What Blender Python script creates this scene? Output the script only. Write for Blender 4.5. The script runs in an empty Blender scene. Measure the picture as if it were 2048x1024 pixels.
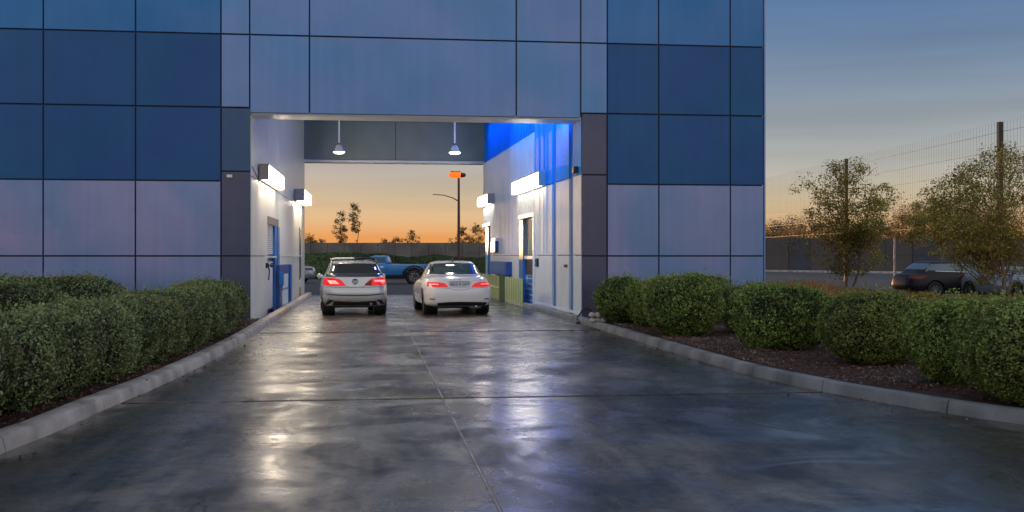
import bpy, bmesh, math, random
import numpy as np
from mathutils import Vector, Matrix, noise
from mathutils.bvhtree import BVHTree

# ------------------------------------------------------------------ camera, sky, sun, exposure
SC = bpy.context.scene
COL = SC.collection
F = 2214.0 / 2048.0          # focal length / image width
TAN = 0.128
TH = math.atan(TAN)
S, C = math.sin(TH), math.cos(TH)
EYE = 1.6
cam_d = bpy.data.cameras.new('camera')
cam_d.sensor_width = 36.0
cam_d.lens = 36.0 * F
cam_d.clip_start = 0.1
cam_d.clip_end = 6000
cam = bpy.data.objects.new('camera', cam_d)
cam.location = (0, 0, EYE)
cam.rotation_euler = (math.radians(90), 0, -TH)
COL.objects.link(cam)
SC.camera = cam

SUN_EL, SUN_AZ = math.radians(1.0), math.radians(-6)     # azimuth clockwise from +Y
world = bpy.data.worlds.new('World')
SC.world = world
world.use_nodes = True
wn, wl = world.node_tree.nodes, world.node_tree.links
for n_ in list(wn):
    wn.remove(n_)
w_out = wn.new('ShaderNodeOutputWorld')
w_bg = wn.new('ShaderNodeBackground')
w_sky = wn.new('ShaderNodeTexSky')
w_sky.sky_type = 'NISHITA'
w_sky.sun_disc = False
w_sky.sun_elevation = SUN_EL
w_sky.sun_rotation = SUN_AZ
w_sky.altitude = 50
w_sky.air_density = 1.3
w_sky.dust_density = 1.6
w_sky.ozone_density = 4.5
# dusk sky: glow low towards the sunset, opposite side made brighter than twilight to light the facade, both running into one zenith
def W(op, x, y=None, z=None):
    q = wn.new('ShaderNodeMath'); q.operation = op
    for i, v in enumerate((x, y, z)):
        if v is None: continue
        if isinstance(v, (int, float)): q.inputs[i].default_value = v
        else: wl.new(v, q.inputs[i])
    return q.outputs[0]


w_tc = wn.new('ShaderNodeTexCoord')
w_sep = wn.new('ShaderNodeSeparateXYZ')
wl.new(w_tc.outputs['Generated'], w_sep.inputs[0])
w_el = W('MULTIPLY', W('ARCSINE', w_sep.outputs[2]), 2 / math.pi)            # 0 at the horizon, 1 at the zenith
w_pos = W('POWER', W('MAXIMUM', w_el, 0.0), 0.5)


def ramp(stops, x):
    r = wn.new('ShaderNodeValToRGB')
    r.color_ramp.interpolation = 'EASE' if False else 'LINEAR'
    els = r.color_ramp.elements
    while len(els) > 1: els.remove(els[-1])
    els[0].position = (stops[0][0] / 90) ** 0.5; els[0].color = (*stops[0][1], 1)
    for d, c in stops[1:]:
        e = els.new((d / 90) ** 0.5); e.color = (*c, 1)
    wl.new(x, r.inputs[0])
    return r.outputs[0]


ZEN = (0.23, 0.26, 0.32)
w_front = ramp([(0, (0.70, 0.30, 0.08)), (0.95, (0.62, 0.28, 0.09)), (1.9, (0.54, 0.37, 0.20)), (2.9, (0.455, 0.375, 0.25)), (4.4, (0.345, 0.34, 0.31)), (6.0, (0.27, 0.29, 0.30)),
                (8, (0.18, 0.225, 0.28)), (10.5, (0.115, 0.175, 0.275)), (13, (0.072, 0.135, 0.26)), (25, (0.08, 0.14, 0.27)), (50, (0.15, 0.20, 0.32)), (90, ZEN)], w_pos)
w_back = ramp([(0, (0.41, 0.39, 0.40)), (5, (0.56, 0.53, 0.52)), (12, (0.68, 0.66, 0.66)), (22, (0.66, 0.66, 0.68)), (38, (0.50, 0.53, 0.57)), (60, (0.32, 0.36, 0.42)), (90, ZEN)], w_pos)
# how far the direction turns from the sunset: 0 towards it, 1 away
w_az = W('ADD', W('MULTIPLY', w_sep.outputs[0], -math.sin(SUN_AZ)), W('MULTIPLY', w_sep.outputs[1], -math.cos(SUN_AZ)))
w_t = wn.new('ShaderNodeMapRange'); w_t.interpolation_type = 'SMOOTHSTEP'
w_t.inputs[1].default_value = -0.85; w_t.inputs[2].default_value = 0.55
wl.new(w_az, w_t.inputs[0])
w_mx = wn.new('ShaderNodeMix'); w_mx.data_type = 'RGBA'
wl.new(w_t.outputs[0], w_mx.inputs[0]); wl.new(w_front, w_mx.inputs[6]); wl.new(w_back, w_mx.inputs[7])
# faint stretched haze bands low in the sky
w_map = wn.new('ShaderNodeMapping'); w_map.inputs['Scale'].default_value = (1.6, 1.6, 26)
wl.new(w_tc.outputs['Generated'], w_map.inputs['Vector'])
w_nz = wn.new('ShaderNodeTexNoise'); w_nz.inputs['Scale'].default_value = 1.7; w_nz.inputs['Detail'].default_value = 5
wl.new(w_map.outputs[0], w_nz.inputs['Vector'])
w_k = wn.new('ShaderNodeMapRange')
for i_, v_ in enumerate((0.3, 0.7, 0.90, 1.09)): w_k.inputs[1 + i_].default_value = v_
wl.new(w_nz.outputs[0], w_k.inputs[0])
w_sc = wn.new('ShaderNodeVectorMath'); w_sc.operation = 'SCALE'
wl.new(w_mx.outputs[2], w_sc.inputs[0]); wl.new(w_k.outputs[0], w_sc.inputs['Scale'])
w_bg.inputs['Strength'].default_value = 0.02
w_bg2 = wn.new('ShaderNodeBackground')
w_bg2.inputs['Strength'].default_value = 0.9
w_add = wn.new('ShaderNodeAddShader')
wl.new(w_sky.outputs[0], w_bg.inputs['Color'])
wl.new(w_sc.outputs[0], w_bg2.inputs['Color'])
wl.new(w_bg.outputs[0], w_add.inputs[0]); wl.new(w_bg2.outputs[0], w_add.inputs[1])
wl.new(w_add.outputs[0], w_out.inputs['Surface'])

sun_d = bpy.data.lights.new('sun', 'SUN')
sun_d.energy = 0.8
sun_d.angle = math.radians(0.5)
sun_d.color = (1.0, 0.55, 0.28)
sun = bpy.data.objects.new('sun', sun_d)
_sd = Vector((math.sin(SUN_AZ) * math.cos(SUN_EL), math.cos(SUN_AZ) * math.cos(SUN_EL), math.sin(SUN_EL)))
sun.rotation_euler = _sd.to_track_quat('Z', 'Y').to_euler()
sun.location = (0, 60, 30)
COL.objects.link(sun)

SC.view_settings.view_transform = 'Standard'
SC.view_settings.look = 'None'
SC.view_settings.exposure = 0.5
SC.view_settings.gamma = 1.0
SC.view_settings.use_curve_mapping = False
SC.cycles.use_denoising = True
SC.cycles.max_bounces = 6
SC.cycles.sample_clamp_indirect = 6.0

# ------------------------------------------------------------------ from pixels of the photograph to the place
VF = 26.78                   # the facade is the plane y = VF


def on_v(px, v):             # where the sight line through column px crosses y = v -> (x, camera depth)
    a = (px - 1024) / 2214.0
    t = v / (-a * S + C)
    return t * (a * C + S), t


def on_depth(px, t):         # point in column px at camera depth t -> (x, y)
    X = (px - 1024) / 2214.0 * t
    return X * C + t * S, -X * S + t * C


def zpx(py, t):
    return EYE + (512 - py) / 2214.0 * t


# ------------------------------------------------------------------ helpers
def link(o, parent=None):
    COL.objects.link(o)
    if parent is not None:
        o.parent = parent
    return o


def tag(o, label=None, cat=None, group=None, kind=None):
    if label: o['label'] = label
    if cat: o['category'] = cat
    if group: o['group'] = group
    if kind: o['kind'] = kind
    return o


def thing(name, label, cat, loc=(0, 0, 0), rz=0.0, group=None):
    o = bpy.data.objects.new(name, None)
    o.empty_display_size = 0.3
    o.location = loc
    o.rotation_euler = (0, 0, rz)
    link(o)
    return tag(o, label, cat, group)


def copy_tree(o, parent=None):
    c = o.copy()
    COL.objects.link(c)
    c.parent = parent
    for ch in o.children:
        copy_tree(ch, c)
    return c


class MB:
    def __init__(s):
        s.v, s.f = [], []

    def add(s, vs, fs):
        n = len(s.v)
        s.v += [tuple(p) for p in vs]
        s.f += [tuple(i + n for i in f) for f in fs]
        return s

    def box(s, x0, x1, y0, y1, z0, z1):
        return s.hexa([(x0, y0, z0), (x1, y0, z0), (x1, y1, z0), (x0, y1, z0), (x0, y0, z1), (x1, y0, z1), (x1, y1, z1), (x0, y1, z1)])

    def hexa(s, p):
        return s.add(p, [(0, 3, 2, 1), (4, 5, 6, 7), (0, 1, 5, 4), (1, 2, 6, 5), (2, 3, 7, 6), (3, 0, 4, 7)])

    def quad(s, a, b, c, d):
        return s.add([a, b, c, d], [(0, 1, 2, 3)])

    def tube(s, pts, rad, n=8, cap=True):
        pts = [Vector(p) for p in pts]
        if not hasattr(rad, '__len__'):
            rad = [rad] * len(pts)
        vs, fs = [], []
        up = None
        for i, p in enumerate(pts):
            d = (pts[min(i + 1, len(pts) - 1)] - pts[max(i - 1, 0)])
            d.normalize()
            if up is None:
                up = d.orthogonal().normalized()
            up = (up - d * up.dot(d))
            if up.length < 1e-5:
                up = d.orthogonal()
            up.normalize()
            w = d.cross(up)
            for k in range(n):
                a = 2 * math.pi * k / n
                vs.append(p + (up * math.cos(a) + w * math.sin(a)) * rad[i])
        for i in range(len(pts) - 1):
            for k in range(n):
                a, b = i * n + k, i * n + (k + 1) % n
                fs.append((a, b, b + n, a + n))
        if cap:
            fs.append(tuple(range(n - 1, -1, -1)))
            m = (len(pts) - 1) * n
            fs.append(tuple(m + k for k in range(n)))
        return s.add(vs, fs)

    def lathe(s, prof, c=(0, 0, 0), axis='z', n=20, cap=True):
        vs, fs = [], []
        for (r, h) in prof:
            for k in range(n):
                a = 2 * math.pi * k / n
                p = (r * math.cos(a), r * math.sin(a), h)
                if axis == 'x':
                    p = (h, r * math.cos(a), r * math.sin(a))
                elif axis == 'y':
                    p = (r * math.sin(a), h, r * math.cos(a))
                vs.append((p[0] + c[0], p[1] + c[1], p[2] + c[2]))
        for i in range(len(prof) - 1):
            for k in range(n):
                a, b = i * n + k, i * n + (k + 1) % n
                fs.append((a, b, b + n, a + n))
        if cap:
            fs.append(tuple(range(n - 1, -1, -1)))
            m = (len(prof) - 1) * n
            fs.append(tuple(m + k for k in range(n)))
        return s.add(vs, fs)

    def mesh(s, name):
        me = bpy.data.meshes.new(name)
        me.from_pydata(s.v, [], s.f)
        me.update()
        return me

    def build(s, name, m, parent=None, smooth=False, bevel=0.0, loc=None, kind=None, center=True):
        # object origin at the middle of the piece, so that every piece can be handled by itself
        vs = np.array(s.v)
        if center and loc is None and len(vs):
            c = (vs.min(0) + vs.max(0)) / 2
            s.v = [tuple(p) for p in (vs - c)]
            loc = tuple(c)
        me = s.mesh(name)
        bm = bmesh.new()
        bm.from_mesh(me)
        bmesh.ops.recalc_face_normals(bm, faces=bm.faces)
        if bevel > 0:
            bmesh.ops.bevel(bm, geom=bm.edges[:], offset=bevel, segments=1, affect='EDGES', clamp_overlap=True)
        bm.to_mesh(me)
        bm.free()
        if smooth:
            me.polygons.foreach_set('use_smooth', [True] * len(me.polygons))
            try:
                me.set_sharp_from_angle(angle=math.radians(40))
            except Exception:
                pass
        if m is not None:
            me.materials.append(m)
        o = bpy.data.objects.new(name, me)
        if loc is not None:
            o.location = loc
        link(o, parent)
        if kind:
            o['kind'] = kind
        return o


# ------------------------------------------------------------------ materials
def new_mat(name):
    m = bpy.data.materials.new(name)
    m.use_nodes = True
    nt = m.node_tree
    return m, nt, nt.nodes['Principled BSDF']


def mat(name, col, rough=0.5, metal=0.0, var=0.0, vscale=3.0, bump=0.0, bscale=60.0, emit=None, estr=0.0, alpha=1.0,
        rvar=0.0, coat=0.0, spec=None, detail=5.0, dist=0.01, trans=0.0):
    m, nt, b = new_mat(name)
    N, L = nt.nodes, nt.links
    b.inputs['Base Color'].default_value = (*col, 1)
    b.inputs['Roughness'].default_value = rough
    b.inputs['Metallic'].default_value = metal
    if spec is not None: b.inputs['Specular IOR Level'].default_value = spec
    if coat: b.inputs['Coat Weight'].default_value = coat; b.inputs['Coat Roughness'].default_value = 0.08
    if trans: b.inputs['Transmission Weight'].default_value = trans
    if emit:
        b.inputs['Emission Color'].default_value = (*emit, 1)
        b.inputs['Emission Strength'].default_value = estr
    if alpha < 1: b.inputs['Alpha'].default_value = alpha
    if var or bump or rvar:
        g = N.new('ShaderNodeNewGeometry')
        n = N.new('ShaderNodeTexNoise')
        n.inputs['Scale'].default_value = vscale
        n.inputs['Detail'].default_value = detail
        L.new(g.outputs['Position'], n.inputs['Vector'])
        if var:
            r = N.new('ShaderNodeMapRange')
            r.inputs['From Min'].default_value = 0.3; r.inputs['From Max'].default_value = 0.7
            r.inputs['To Min'].default_value = 1 - var; r.inputs['To Max'].default_value = 1 + var
            L.new(n.outputs[0], r.inputs[0])
            mx = N.new('ShaderNodeVectorMath'); mx.operation = 'SCALE'
            mx.inputs[0].default_value = col
            L.new(r.outputs[0], mx.inputs['Scale'])
            L.new(mx.outputs[0], b.inputs['Base Color'])
        if rvar:
            r2 = N.new('ShaderNodeMapRange')
            r2.inputs['From Min'].default_value = 0.3; r2.inputs['From Max'].default_value = 0.7
            r2.inputs['To Min'].default_value = max(0.02, rough - rvar); r2.inputs['To Max'].default_value = rough + rvar
            L.new(n.outputs[0], r2.inputs[0])
            L.new(r2.outputs[0], b.inputs['Roughness'])
        if bump:
            n2 = N.new('ShaderNodeTexNoise')
            n2.inputs['Scale'].default_value = bscale
            n2.inputs['Detail'].default_value = 4
            L.new(g.outputs['Position'], n2.inputs['Vector'])
            bp = N.new('ShaderNodeBump')
            bp.inputs['Strength'].default_value = bump
            bp.inputs['Distance'].default_value = dist
            L.new(n2.outputs[0], bp.inputs['Height'])
            L.new(bp.outputs[0], b.inputs['Normal'])
    return m


def emis(name, col, strength):
    m, nt, b = new_mat(name)
    b.inputs['Base Color'].default_value = (0.8, 0.8, 0.8, 1)
    b.inputs['Emission Color'].default_value = (*col, 1)
    b.inputs['Emission Strength'].default_value = strength
    return m


# coated metal facade panels: colour, slight oil-canning, broad soft reflections
def panel_mat(name, col, col2, rough=0.3, metal=0.35):
    m = mat(name, col, rough, metal, bump=0.22, bscale=0.8, rvar=0.07, vscale=0.5, dist=0.05, detail=2.0)
    nt = m.node_tree; N, L = nt.nodes, nt.links
    b = N['Principled BSDF']
    g = N.new('ShaderNodeNewGeometry')
    n = N.new('ShaderNodeTexNoise'); n.inputs['Scale'].default_value = 0.33; n.inputs['Detail'].default_value = 3; n.inputs['Distortion'].default_value = 0.6
    L.new(g.outputs['Position'], n.inputs['Vector'])
    # weathering: faint vertical rain streaks
    mp = N.new('ShaderNodeMapping'); mp.inputs['Scale'].default_value = (7, 7, 0.35)
    L.new(g.outputs['Position'], mp.inputs['Vector'])
    n2 = N.new('ShaderNodeTexNoise'); n2.inputs['Scale'].default_value = 1.0; n2.inputs['Detail'].default_value = 5
    L.new(mp.outputs[0], n2.inputs['Vector'])
    r = N.new('ShaderNodeMapRange'); r.inputs[1].default_value = 0.36; r.inputs[2].default_value = 0.64
    L.new(n.outputs[0], r.inputs[0])
    mx = N.new('ShaderNodeMix'); mx.data_type = 'RGBA'
    mx.inputs[6].default_value = (*col, 1); mx.inputs[7].default_value = (*col2, 1)
    L.new(r.outputs[0], mx.inputs[0])
    r2 = N.new('ShaderNodeMapRange'); r2.inputs[1].default_value = 0.3; r2.inputs[2].default_value = 0.7; r2.inputs[3].default_value = 0.955; r2.inputs[4].default_value = 1.04
    L.new(n2.outputs[0], r2.inputs[0])
    sc = N.new('ShaderNodeVectorMath'); sc.operation = 'SCALE'
    L.new(mx.outputs[2], sc.inputs[0]); L.new(r2.outputs[0], sc.inputs['Scale'])
    L.new(sc.outputs[0], b.inputs['Base Color'])
    return m


M = {}
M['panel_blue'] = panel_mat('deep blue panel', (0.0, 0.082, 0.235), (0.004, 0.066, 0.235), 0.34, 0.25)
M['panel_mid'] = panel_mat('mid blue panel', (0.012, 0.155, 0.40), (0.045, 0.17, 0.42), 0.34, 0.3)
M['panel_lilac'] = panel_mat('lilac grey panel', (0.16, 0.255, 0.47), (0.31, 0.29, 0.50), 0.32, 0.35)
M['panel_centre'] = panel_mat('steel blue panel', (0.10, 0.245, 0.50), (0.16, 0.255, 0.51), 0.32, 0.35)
M['panel_jamb_blue'] = panel_mat('blue slate panel', (0.02, 0.09, 0.20), (0.05, 0.09, 0.19), 0.28, 0.3)
M['panel_jamb'] = panel_mat('slate panel', (0.07, 0.082, 0.15), (0.10, 0.09, 0.15), 0.28, 0.3)
M['joint'] = mat('joint sealant', (0.008, 0.012, 0.03), 0.6)
M['white_wall'] = mat('white wall panel', (0.76, 0.79, 0.71), 0.38, 0.0, var=0.05, vscale=1.2, bump=0.1, bscale=3, rvar=0.08)
M['rib_wall'] = mat('pale ribbed cladding', (0.62, 0.68, 0.73), 0.55, 0.0, var=0.05, vscale=2, spec=0.3)
M['ceiling'] = mat('ceiling board', (0.16, 0.23, 0.25), 0.6, var=0.05)
M['beam'] = mat('beam panel', (0.235, 0.29, 0.26), 0.45, 0.0, var=0.07, vscale=1.5)
M['trim_white'] = mat('white trim', (0.75, 0.77, 0.8), 0.35)
M['blue_paint'] = mat('blue paint', (0.012, 0.14, 0.45), 0.35, var=0.06, vscale=4)
M['blue_glow_band'] = mat('painted blue glow cladding', (0.0, 0.24, 0.92), 0.6, var=0.06, vscale=2, spec=0.25)  # blue lamp glow on the upper cladding, put into its base colour
M['azure_glow'] = mat('azure wall panel', (0.020, 0.30, 0.86), 0.65, var=0.10, vscale=1.2, spec=0.2)  # blue glow on the near upper panels, painted as panel colour
M['blue_deep'] = mat('deep blue paint', (0.008, 0.055, 0.25), 0.35)
M['blue_pale'] = mat('pale blue paint', (0.22, 0.40, 0.62), 0.4)
M['black'] = mat('black plastic', (0.012, 0.012, 0.014), 0.4)
M['chrome'] = mat('bright metal', (0.6, 0.6, 0.62), 0.18, 1.0)
M['greymetal'] = mat('grey metal', (0.2, 0.2, 0.21), 0.4, 0.7)
M['lamp_white'] = emis('lit fluorescent lens', (1.0, 0.81, 0.58), 17)
M['lamp_white_r'] = emis('lit fluorescent lens cool', (1.0, 0.90, 0.76), 8.5)
M['lamp_pend'] = emis('lit pendant lens', (1.0, 0.93, 0.8), 12)
M['lamp_orange'] = mat('lit orange lamp', (0.5, 0.06, 0.01), 0.3, emit=(1.0, 0.13, 0.008), estr=1.1, var=0.3, vscale=6)
M['endcap'] = mat('rosy grey end cap', (0.36, 0.32, 0.32), 0.5)
M['lamp_red'] = mat('red lamp lens', (0.45, 0.005, 0.008), 0.15, emit=(1.0, 0.012, 0.015), estr=0.36, var=0.35, vscale=14)
M['lamp_red_dark'] = mat('dark red lamp lens', (0.09, 0.004, 0.008), 0.12, emit=(1, 0.01, 0.01), estr=0.02)
M['lamp_red_hot'] = emis('lit tail lamp bulb', (1.0, 0.045, 0.03), 0.8)
M['tyre'] = mat('tyre rubber', (0.018, 0.018, 0.02), 0.7)
M['rim'] = mat('alloy rim', (0.35, 0.35, 0.37), 0.3, 0.8)
M['glass_dark'] = mat('tinted car glass', (0.02, 0.024, 0.026), 0.04, spec=0.8)
M['glass_green'] = mat('green tinted car glass', (0.05, 0.08, 0.07), 0.04, spec=0.9, var=0.5, vscale=3)
M['glass_pale'] = mat('pale reflective car glass', (0.10, 0.15, 0.19), 0.04, spec=0.9)
M['paint_silver'] = mat('silver car paint', (0.55, 0.55, 0.55), 0.24, 0.45, coat=0.7)
M['paint_white'] = mat('pearl white car paint', (0.85, 0.81, 0.80), 0.25, 0.0, coat=0.8)
M['paint_black'] = mat('black car paint', (0.018, 0.015, 0.019), 0.42, 0.0, spec=0.3)
M['paint_truck'] = mat('blue truck paint', (0.035, 0.25, 0.60), 0.28, 0.1, coat=0.6)
M['paint_navy'] = mat('navy car paint', (0.035, 0.045, 0.11), 0.2, 0.3, coat=0.8)
M['paint_pale'] = mat('pale silver car paint', (0.38, 0.42, 0.46), 0.25, 0.4, coat=0.6)
M['plate'] = mat('number plate', (0.7, 0.72, 0.78), 0.4)
M['ink'] = mat('dark blue ink', (0.02, 0.025, 0.09), 0.5)
M['glass_win'] = mat('window glass', (0.10, 0.19, 0.30), 0.05, spec=0.9)
M['blind'] = mat('white louvre', (0.7, 0.7, 0.68), 0.5)
M['green_board'] = mat('green screen board', (0.035, 0.09, 0.012), 0.6, var=0.25, vscale=7)
M['picket'] = mat('pale yellow picket', (0.62, 0.66, 0.30), 0.5)
M['paper'] = mat('posted paper', (0.55, 0.65, 0.7), 0.5, var=0.2, vscale=14)
M['kerb'] = mat('kerb concrete', (0.43, 0.385, 0.36), 0.65, var=0.42, vscale=2.2, detail=9, bump=0.5, bscale=70, dist=0.006)
M['kerb_shaded'] = mat('shaded kerb concrete', (0.19, 0.195, 0.20), 0.6, var=0.45, vscale=2.0, detail=9, bump=0.5, bscale=70, dist=0.006)  # darker copy of kerb; shade on the right kerb put into its colour
M['bark'] = mat('bark', (0.09, 0.065, 0.045), 0.85, var=0.25, vscale=12, bump=0.6, bscale=40)
M['bark_pale'] = mat('pale bark', (0.26, 0.16, 0.10), 0.85, var=0.25, vscale=12, bump=0.6, bscale=40)
M['wall_far'] = mat('weathered block wall', (0.15, 0.135, 0.125), 0.85, var=0.3, vscale=0.9, bump=0.3, bscale=8)
M['wall_brown'] = mat('brown concrete wall', (0.085, 0.072, 0.068), 0.85, var=0.12, vscale=0.5)
M['wall_slate'] = mat('slate concrete wall', (0.058, 0.06, 0.075), 0.85, var=0.12, vscale=0.5)
M['pole_brown'] = mat('brown steel pole', (0.10, 0.05, 0.04), 0.5, 0.3)
M['wire'] = mat('fence wire', (0.20, 0.20, 0.21), 0.5, 0.5)
M['stone'] = mat('pale stone', (0.5, 0.45, 0.42), 0.8, var=0.2, vscale=20)


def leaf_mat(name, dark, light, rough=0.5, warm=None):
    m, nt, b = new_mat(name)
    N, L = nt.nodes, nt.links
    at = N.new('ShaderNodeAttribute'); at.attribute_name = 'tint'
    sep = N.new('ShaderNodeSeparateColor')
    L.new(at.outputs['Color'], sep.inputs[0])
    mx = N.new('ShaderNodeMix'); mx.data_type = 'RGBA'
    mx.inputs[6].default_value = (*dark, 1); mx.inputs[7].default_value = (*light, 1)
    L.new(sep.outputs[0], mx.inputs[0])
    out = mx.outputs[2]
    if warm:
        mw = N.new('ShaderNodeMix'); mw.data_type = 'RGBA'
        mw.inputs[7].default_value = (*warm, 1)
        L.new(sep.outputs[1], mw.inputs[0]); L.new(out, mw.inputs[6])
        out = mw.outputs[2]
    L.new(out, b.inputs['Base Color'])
    b.inputs['Roughness'].default_value = rough
    tr = N.new('ShaderNodeBsdfTranslucent')
    L.new(out, tr.inputs['Color'])
    ms = N.new('ShaderNodeMixShader'); ms.inputs[0].default_value = 0.3
    o = N['Material Output']
    L.new(b.outputs[0], ms.inputs[1]); L.new(tr.outputs[0], ms.inputs[2]); L.new(ms.outputs[0], o.inputs[0])
    return m


M['leaf_hedge'] = leaf_mat('hedge leaf', (0.026, 0.042, 0.010), (0.38, 0.45, 0.18), 0.40, (0.20, 0.13, 0.05))
M['leaf_shrub'] = leaf_mat('shrub leaf', (0.022, 0.050, 0.006), (0.38, 0.50, 0.11), 0.40, (0.21, 0.18, 0.05))
M['leaf_tree'] = leaf_mat('tree leaf', (0.065, 0.075, 0.012), (0.56, 0.48, 0.08), 0.5, (0.36, 0.17, 0.04))
M['leaf_far'] = leaf_mat('far tree leaf', (0.03, 0.035, 0.01), (0.22, 0.15, 0.03), 0.6, (0.60, 0.27, 0.04))  # golden backlight put into the lighter and warm leaf tones
M['leaf_far_orange'] = leaf_mat('sunset glow tree leaf', (0.12, 0.06, 0.012), (0.40, 0.19, 0.03), 0.6, (0.45, 0.17, 0.03))  # orange evening backlight put into the leaf colour
M['leaf_bank'] = leaf_mat('bank shrub leaf', (0.02, 0.04, 0.012), (0.12, 0.18, 0.05), 0.6, (0.14, 0.11, 0.06))
M['grass_dry'] = leaf_mat('ornamental grass', (0.10, 0.13, 0.03), (0.42, 0.30, 0.12), 0.7, (0.62, 0.30, 0.14))
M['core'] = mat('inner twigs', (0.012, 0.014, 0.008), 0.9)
M['mulch'] = mat('bark mulch ground', (0.045, 0.022, 0.018), 0.9, var=0.5, vscale=25, bump=0.9, bscale=45, dist=0.03)
M['chip'] = leaf_mat('bark chip', (0.04, 0.018, 0.012), (0.24, 0.11, 0.075), 0.8, (0.34, 0.25, 0.20))


def wet_concrete():
    m, nt, b = new_mat('wet sealed concrete')
    N, L = nt.nodes, nt.links
    g = N.new('ShaderNodeNewGeometry')

    def nz(scale, detail, sx=1.0, sy=1.0, rough=0.55, distort=0.0, off=0.0):
        mp = N.new('ShaderNodeMapping'); mp.inputs['Scale'].default_value = (sx, sy, 1)
        mp.inputs['Location'].default_value = (off, off * 0.7, 0)
        L.new(g.outputs['Position'], mp.inputs['Vector'])
        n = N.new('ShaderNodeTexNoise')
        n.inputs['Scale'].default_value = scale; n.inputs['Detail'].default_value = detail
        n.inputs['Roughness'].default_value = rough; n.inputs['Distortion'].default_value = distort
        L.new(mp.outputs[0], n.inputs['Vector'])
        return n.outputs[0]

    def rng(x, a, b_, c, d):
        r = N.new('ShaderNodeMapRange'); r.interpolation_type = 'SMOOTHSTEP'
        for i, v in enumerate((a, b_, c, d)):
            r.inputs[1 + i].default_value = v
        L.new(x, r.inputs[0])
        return r.outputs[0]

    def mth(op, x, y):
        q = N.new('ShaderNodeMath'); q.operation = op
        for i, v in enumerate((x, y)):
            if isinstance(v, (int, float)): q.inputs[i].default_value = v
            else: L.new(v, q.inputs[i])
        return q.outputs[0]
    # broad wet and dry areas, tyre-polished lanes along y, fine mottling
    big = nz(0.30, 6, 1.0, 0.7, 0.6, 0.8, 3.0)
    mid = nz(1.4, 8, 1.0, 0.55, 0.62, 0.6, 11.0)
    fine = nz(9, 6, 1, 1, 0.6, 0.2, 5.0)
    streak = nz(2.2, 5, 2.6, 0.25, 0.55, 0.3, 21.0)
    wet = rng(big, 0.38, 0.62, 0, 1)
    c1 = mth('ADD', mth('MULTIPLY', mid, 0.55), mth('MULTIPLY', fine, 0.2))
    c1 = mth('ADD', c1, mth('MULTIPLY', streak, 0.25))
    tone = rng(c1, 0.36, 0.64, 0, 1)
    cr = N.new('ShaderNodeMix'); cr.data_type = 'RGBA'
    cr.inputs[6].default_value = (0.032, 0.027, 0.021, 1); cr.inputs[7].default_value = (0.36, 0.295, 0.225, 1)
    L.new(tone, cr.inputs[0])
    dk = N.new('ShaderNodeMix'); dk.data_type = 'RGBA'; dk.blend_type = 'MULTIPLY'
    dk.inputs[7].default_value = (0.5, 0.5, 0.5, 1)
    L.new(wet, dk.inputs[0]); L.new(cr.outputs[2], dk.inputs[6])
    # base colour lighter in a lane along the middle, darker towards both edges
    sx = N.new('ShaderNodeSeparateXYZ'); L.new(g.outputs['Position'], sx.inputs[0])
    ax_ = mth('ABSOLUTE', mth('SUBTRACT', mth('ADD', sx.outputs[0], mth('MULTIPLY', mth('SUBTRACT', big, 0.5), 3.2)), 0.5), 0.0)
    lane = rng(ax_, 1.6, 3.4, 1.0, 0.22)
    # tyre tracks and drips
    tr1 = mth('ABSOLUTE', mth('SUBTRACT', mth('ABSOLUTE', mth('ADD', sx.outputs[0], 0.35), 0.0), 0.72), 0.0)
    tr2 = mth('ABSOLUTE', mth('SUBTRACT', mth('ABSOLUTE', mth('SUBTRACT', sx.outputs[0], 2.35), 0.0), 0.78), 0.0)
    trk = rng(mth('MINIMUM', tr1, tr2), 0.08, 0.34, 0.66, 1.0)
    vor = N.new('ShaderNodeTexVoronoi'); vor.feature = 'DISTANCE_TO_EDGE'; vor.inputs['Scale'].default_value = 0.42
    vmp = N.new('ShaderNodeVectorMath'); vmp.operation = 'ADD'
    nv = N.new('ShaderNodeTexNoise'); nv.inputs['Scale'].default_value = 1.7; nv.inputs['Detail'].default_value = 6
    L.new(g.outputs['Position'], nv.inputs['Vector']); L.new(g.outputs['Position'], vmp.inputs[0]); L.new(nv.outputs['Color'], vmp.inputs[1])
    L.new(vmp.outputs[0], vor.inputs['Vector'])
    crack = mth('MAXIMUM', rng(vor.outputs['Distance'], 0.0015, 0.006, 0.25, 1.0), rng(nz(0.5, 2, 1, 1, 0.5, 0, 9.0), 0.50, 0.54, 0.0, 1.0))
    spots = mth('MULTIPLY', crack, rng(nz(5.5, 3, 1, 1, 0.5, 0.0, 40.0), 0.68, 0.73, 1.0, 0.4))
    sc = N.new('ShaderNodeVectorMath'); sc.operation = 'SCALE'
    L.new(dk.outputs[2], sc.inputs[0]); L.new(mth('MULTIPLY', mth('MULTIPLY', lane, trk), spots), sc.inputs['Scale'])
    L.new(sc.outputs[0], b.inputs['Base Color'])
    r1 = rng(mid, 0.32, 0.68, 0.40, 0.29)
    r2 = rng(mth('ADD', mth('MULTIPLY', big, 0.7), mth('MULTIPLY', mid, 0.3)), 0.40, 0.62, 1.1, 0.6)
    L.new(mth('MULTIPLY', mth('ADD', r1, mth('MULTIPLY', fine, 0.06)), r2), b.inputs['Roughness'])
    b.inputs['Specular IOR Level'].default_value = 0.6
    b.inputs['Coat IOR'].default_value = 1.33; 
    damp = nz(0.85, 7, 1.0, 1.0, 0.65, 1.2, 57.0)
    L.new(rng(damp, 0.42, 0.58, 0.85, 0.0), b.inputs['Coat Weight'])
    L.new(rng(damp, 0.35, 0.55, 0.17, 0.32), b.inputs['Coat Roughness'])
    bp = N.new('ShaderNodeBump'); bp.inputs['Strength'].default_value = 0.4; bp.inputs['Distance'].default_value = 0.003
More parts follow.
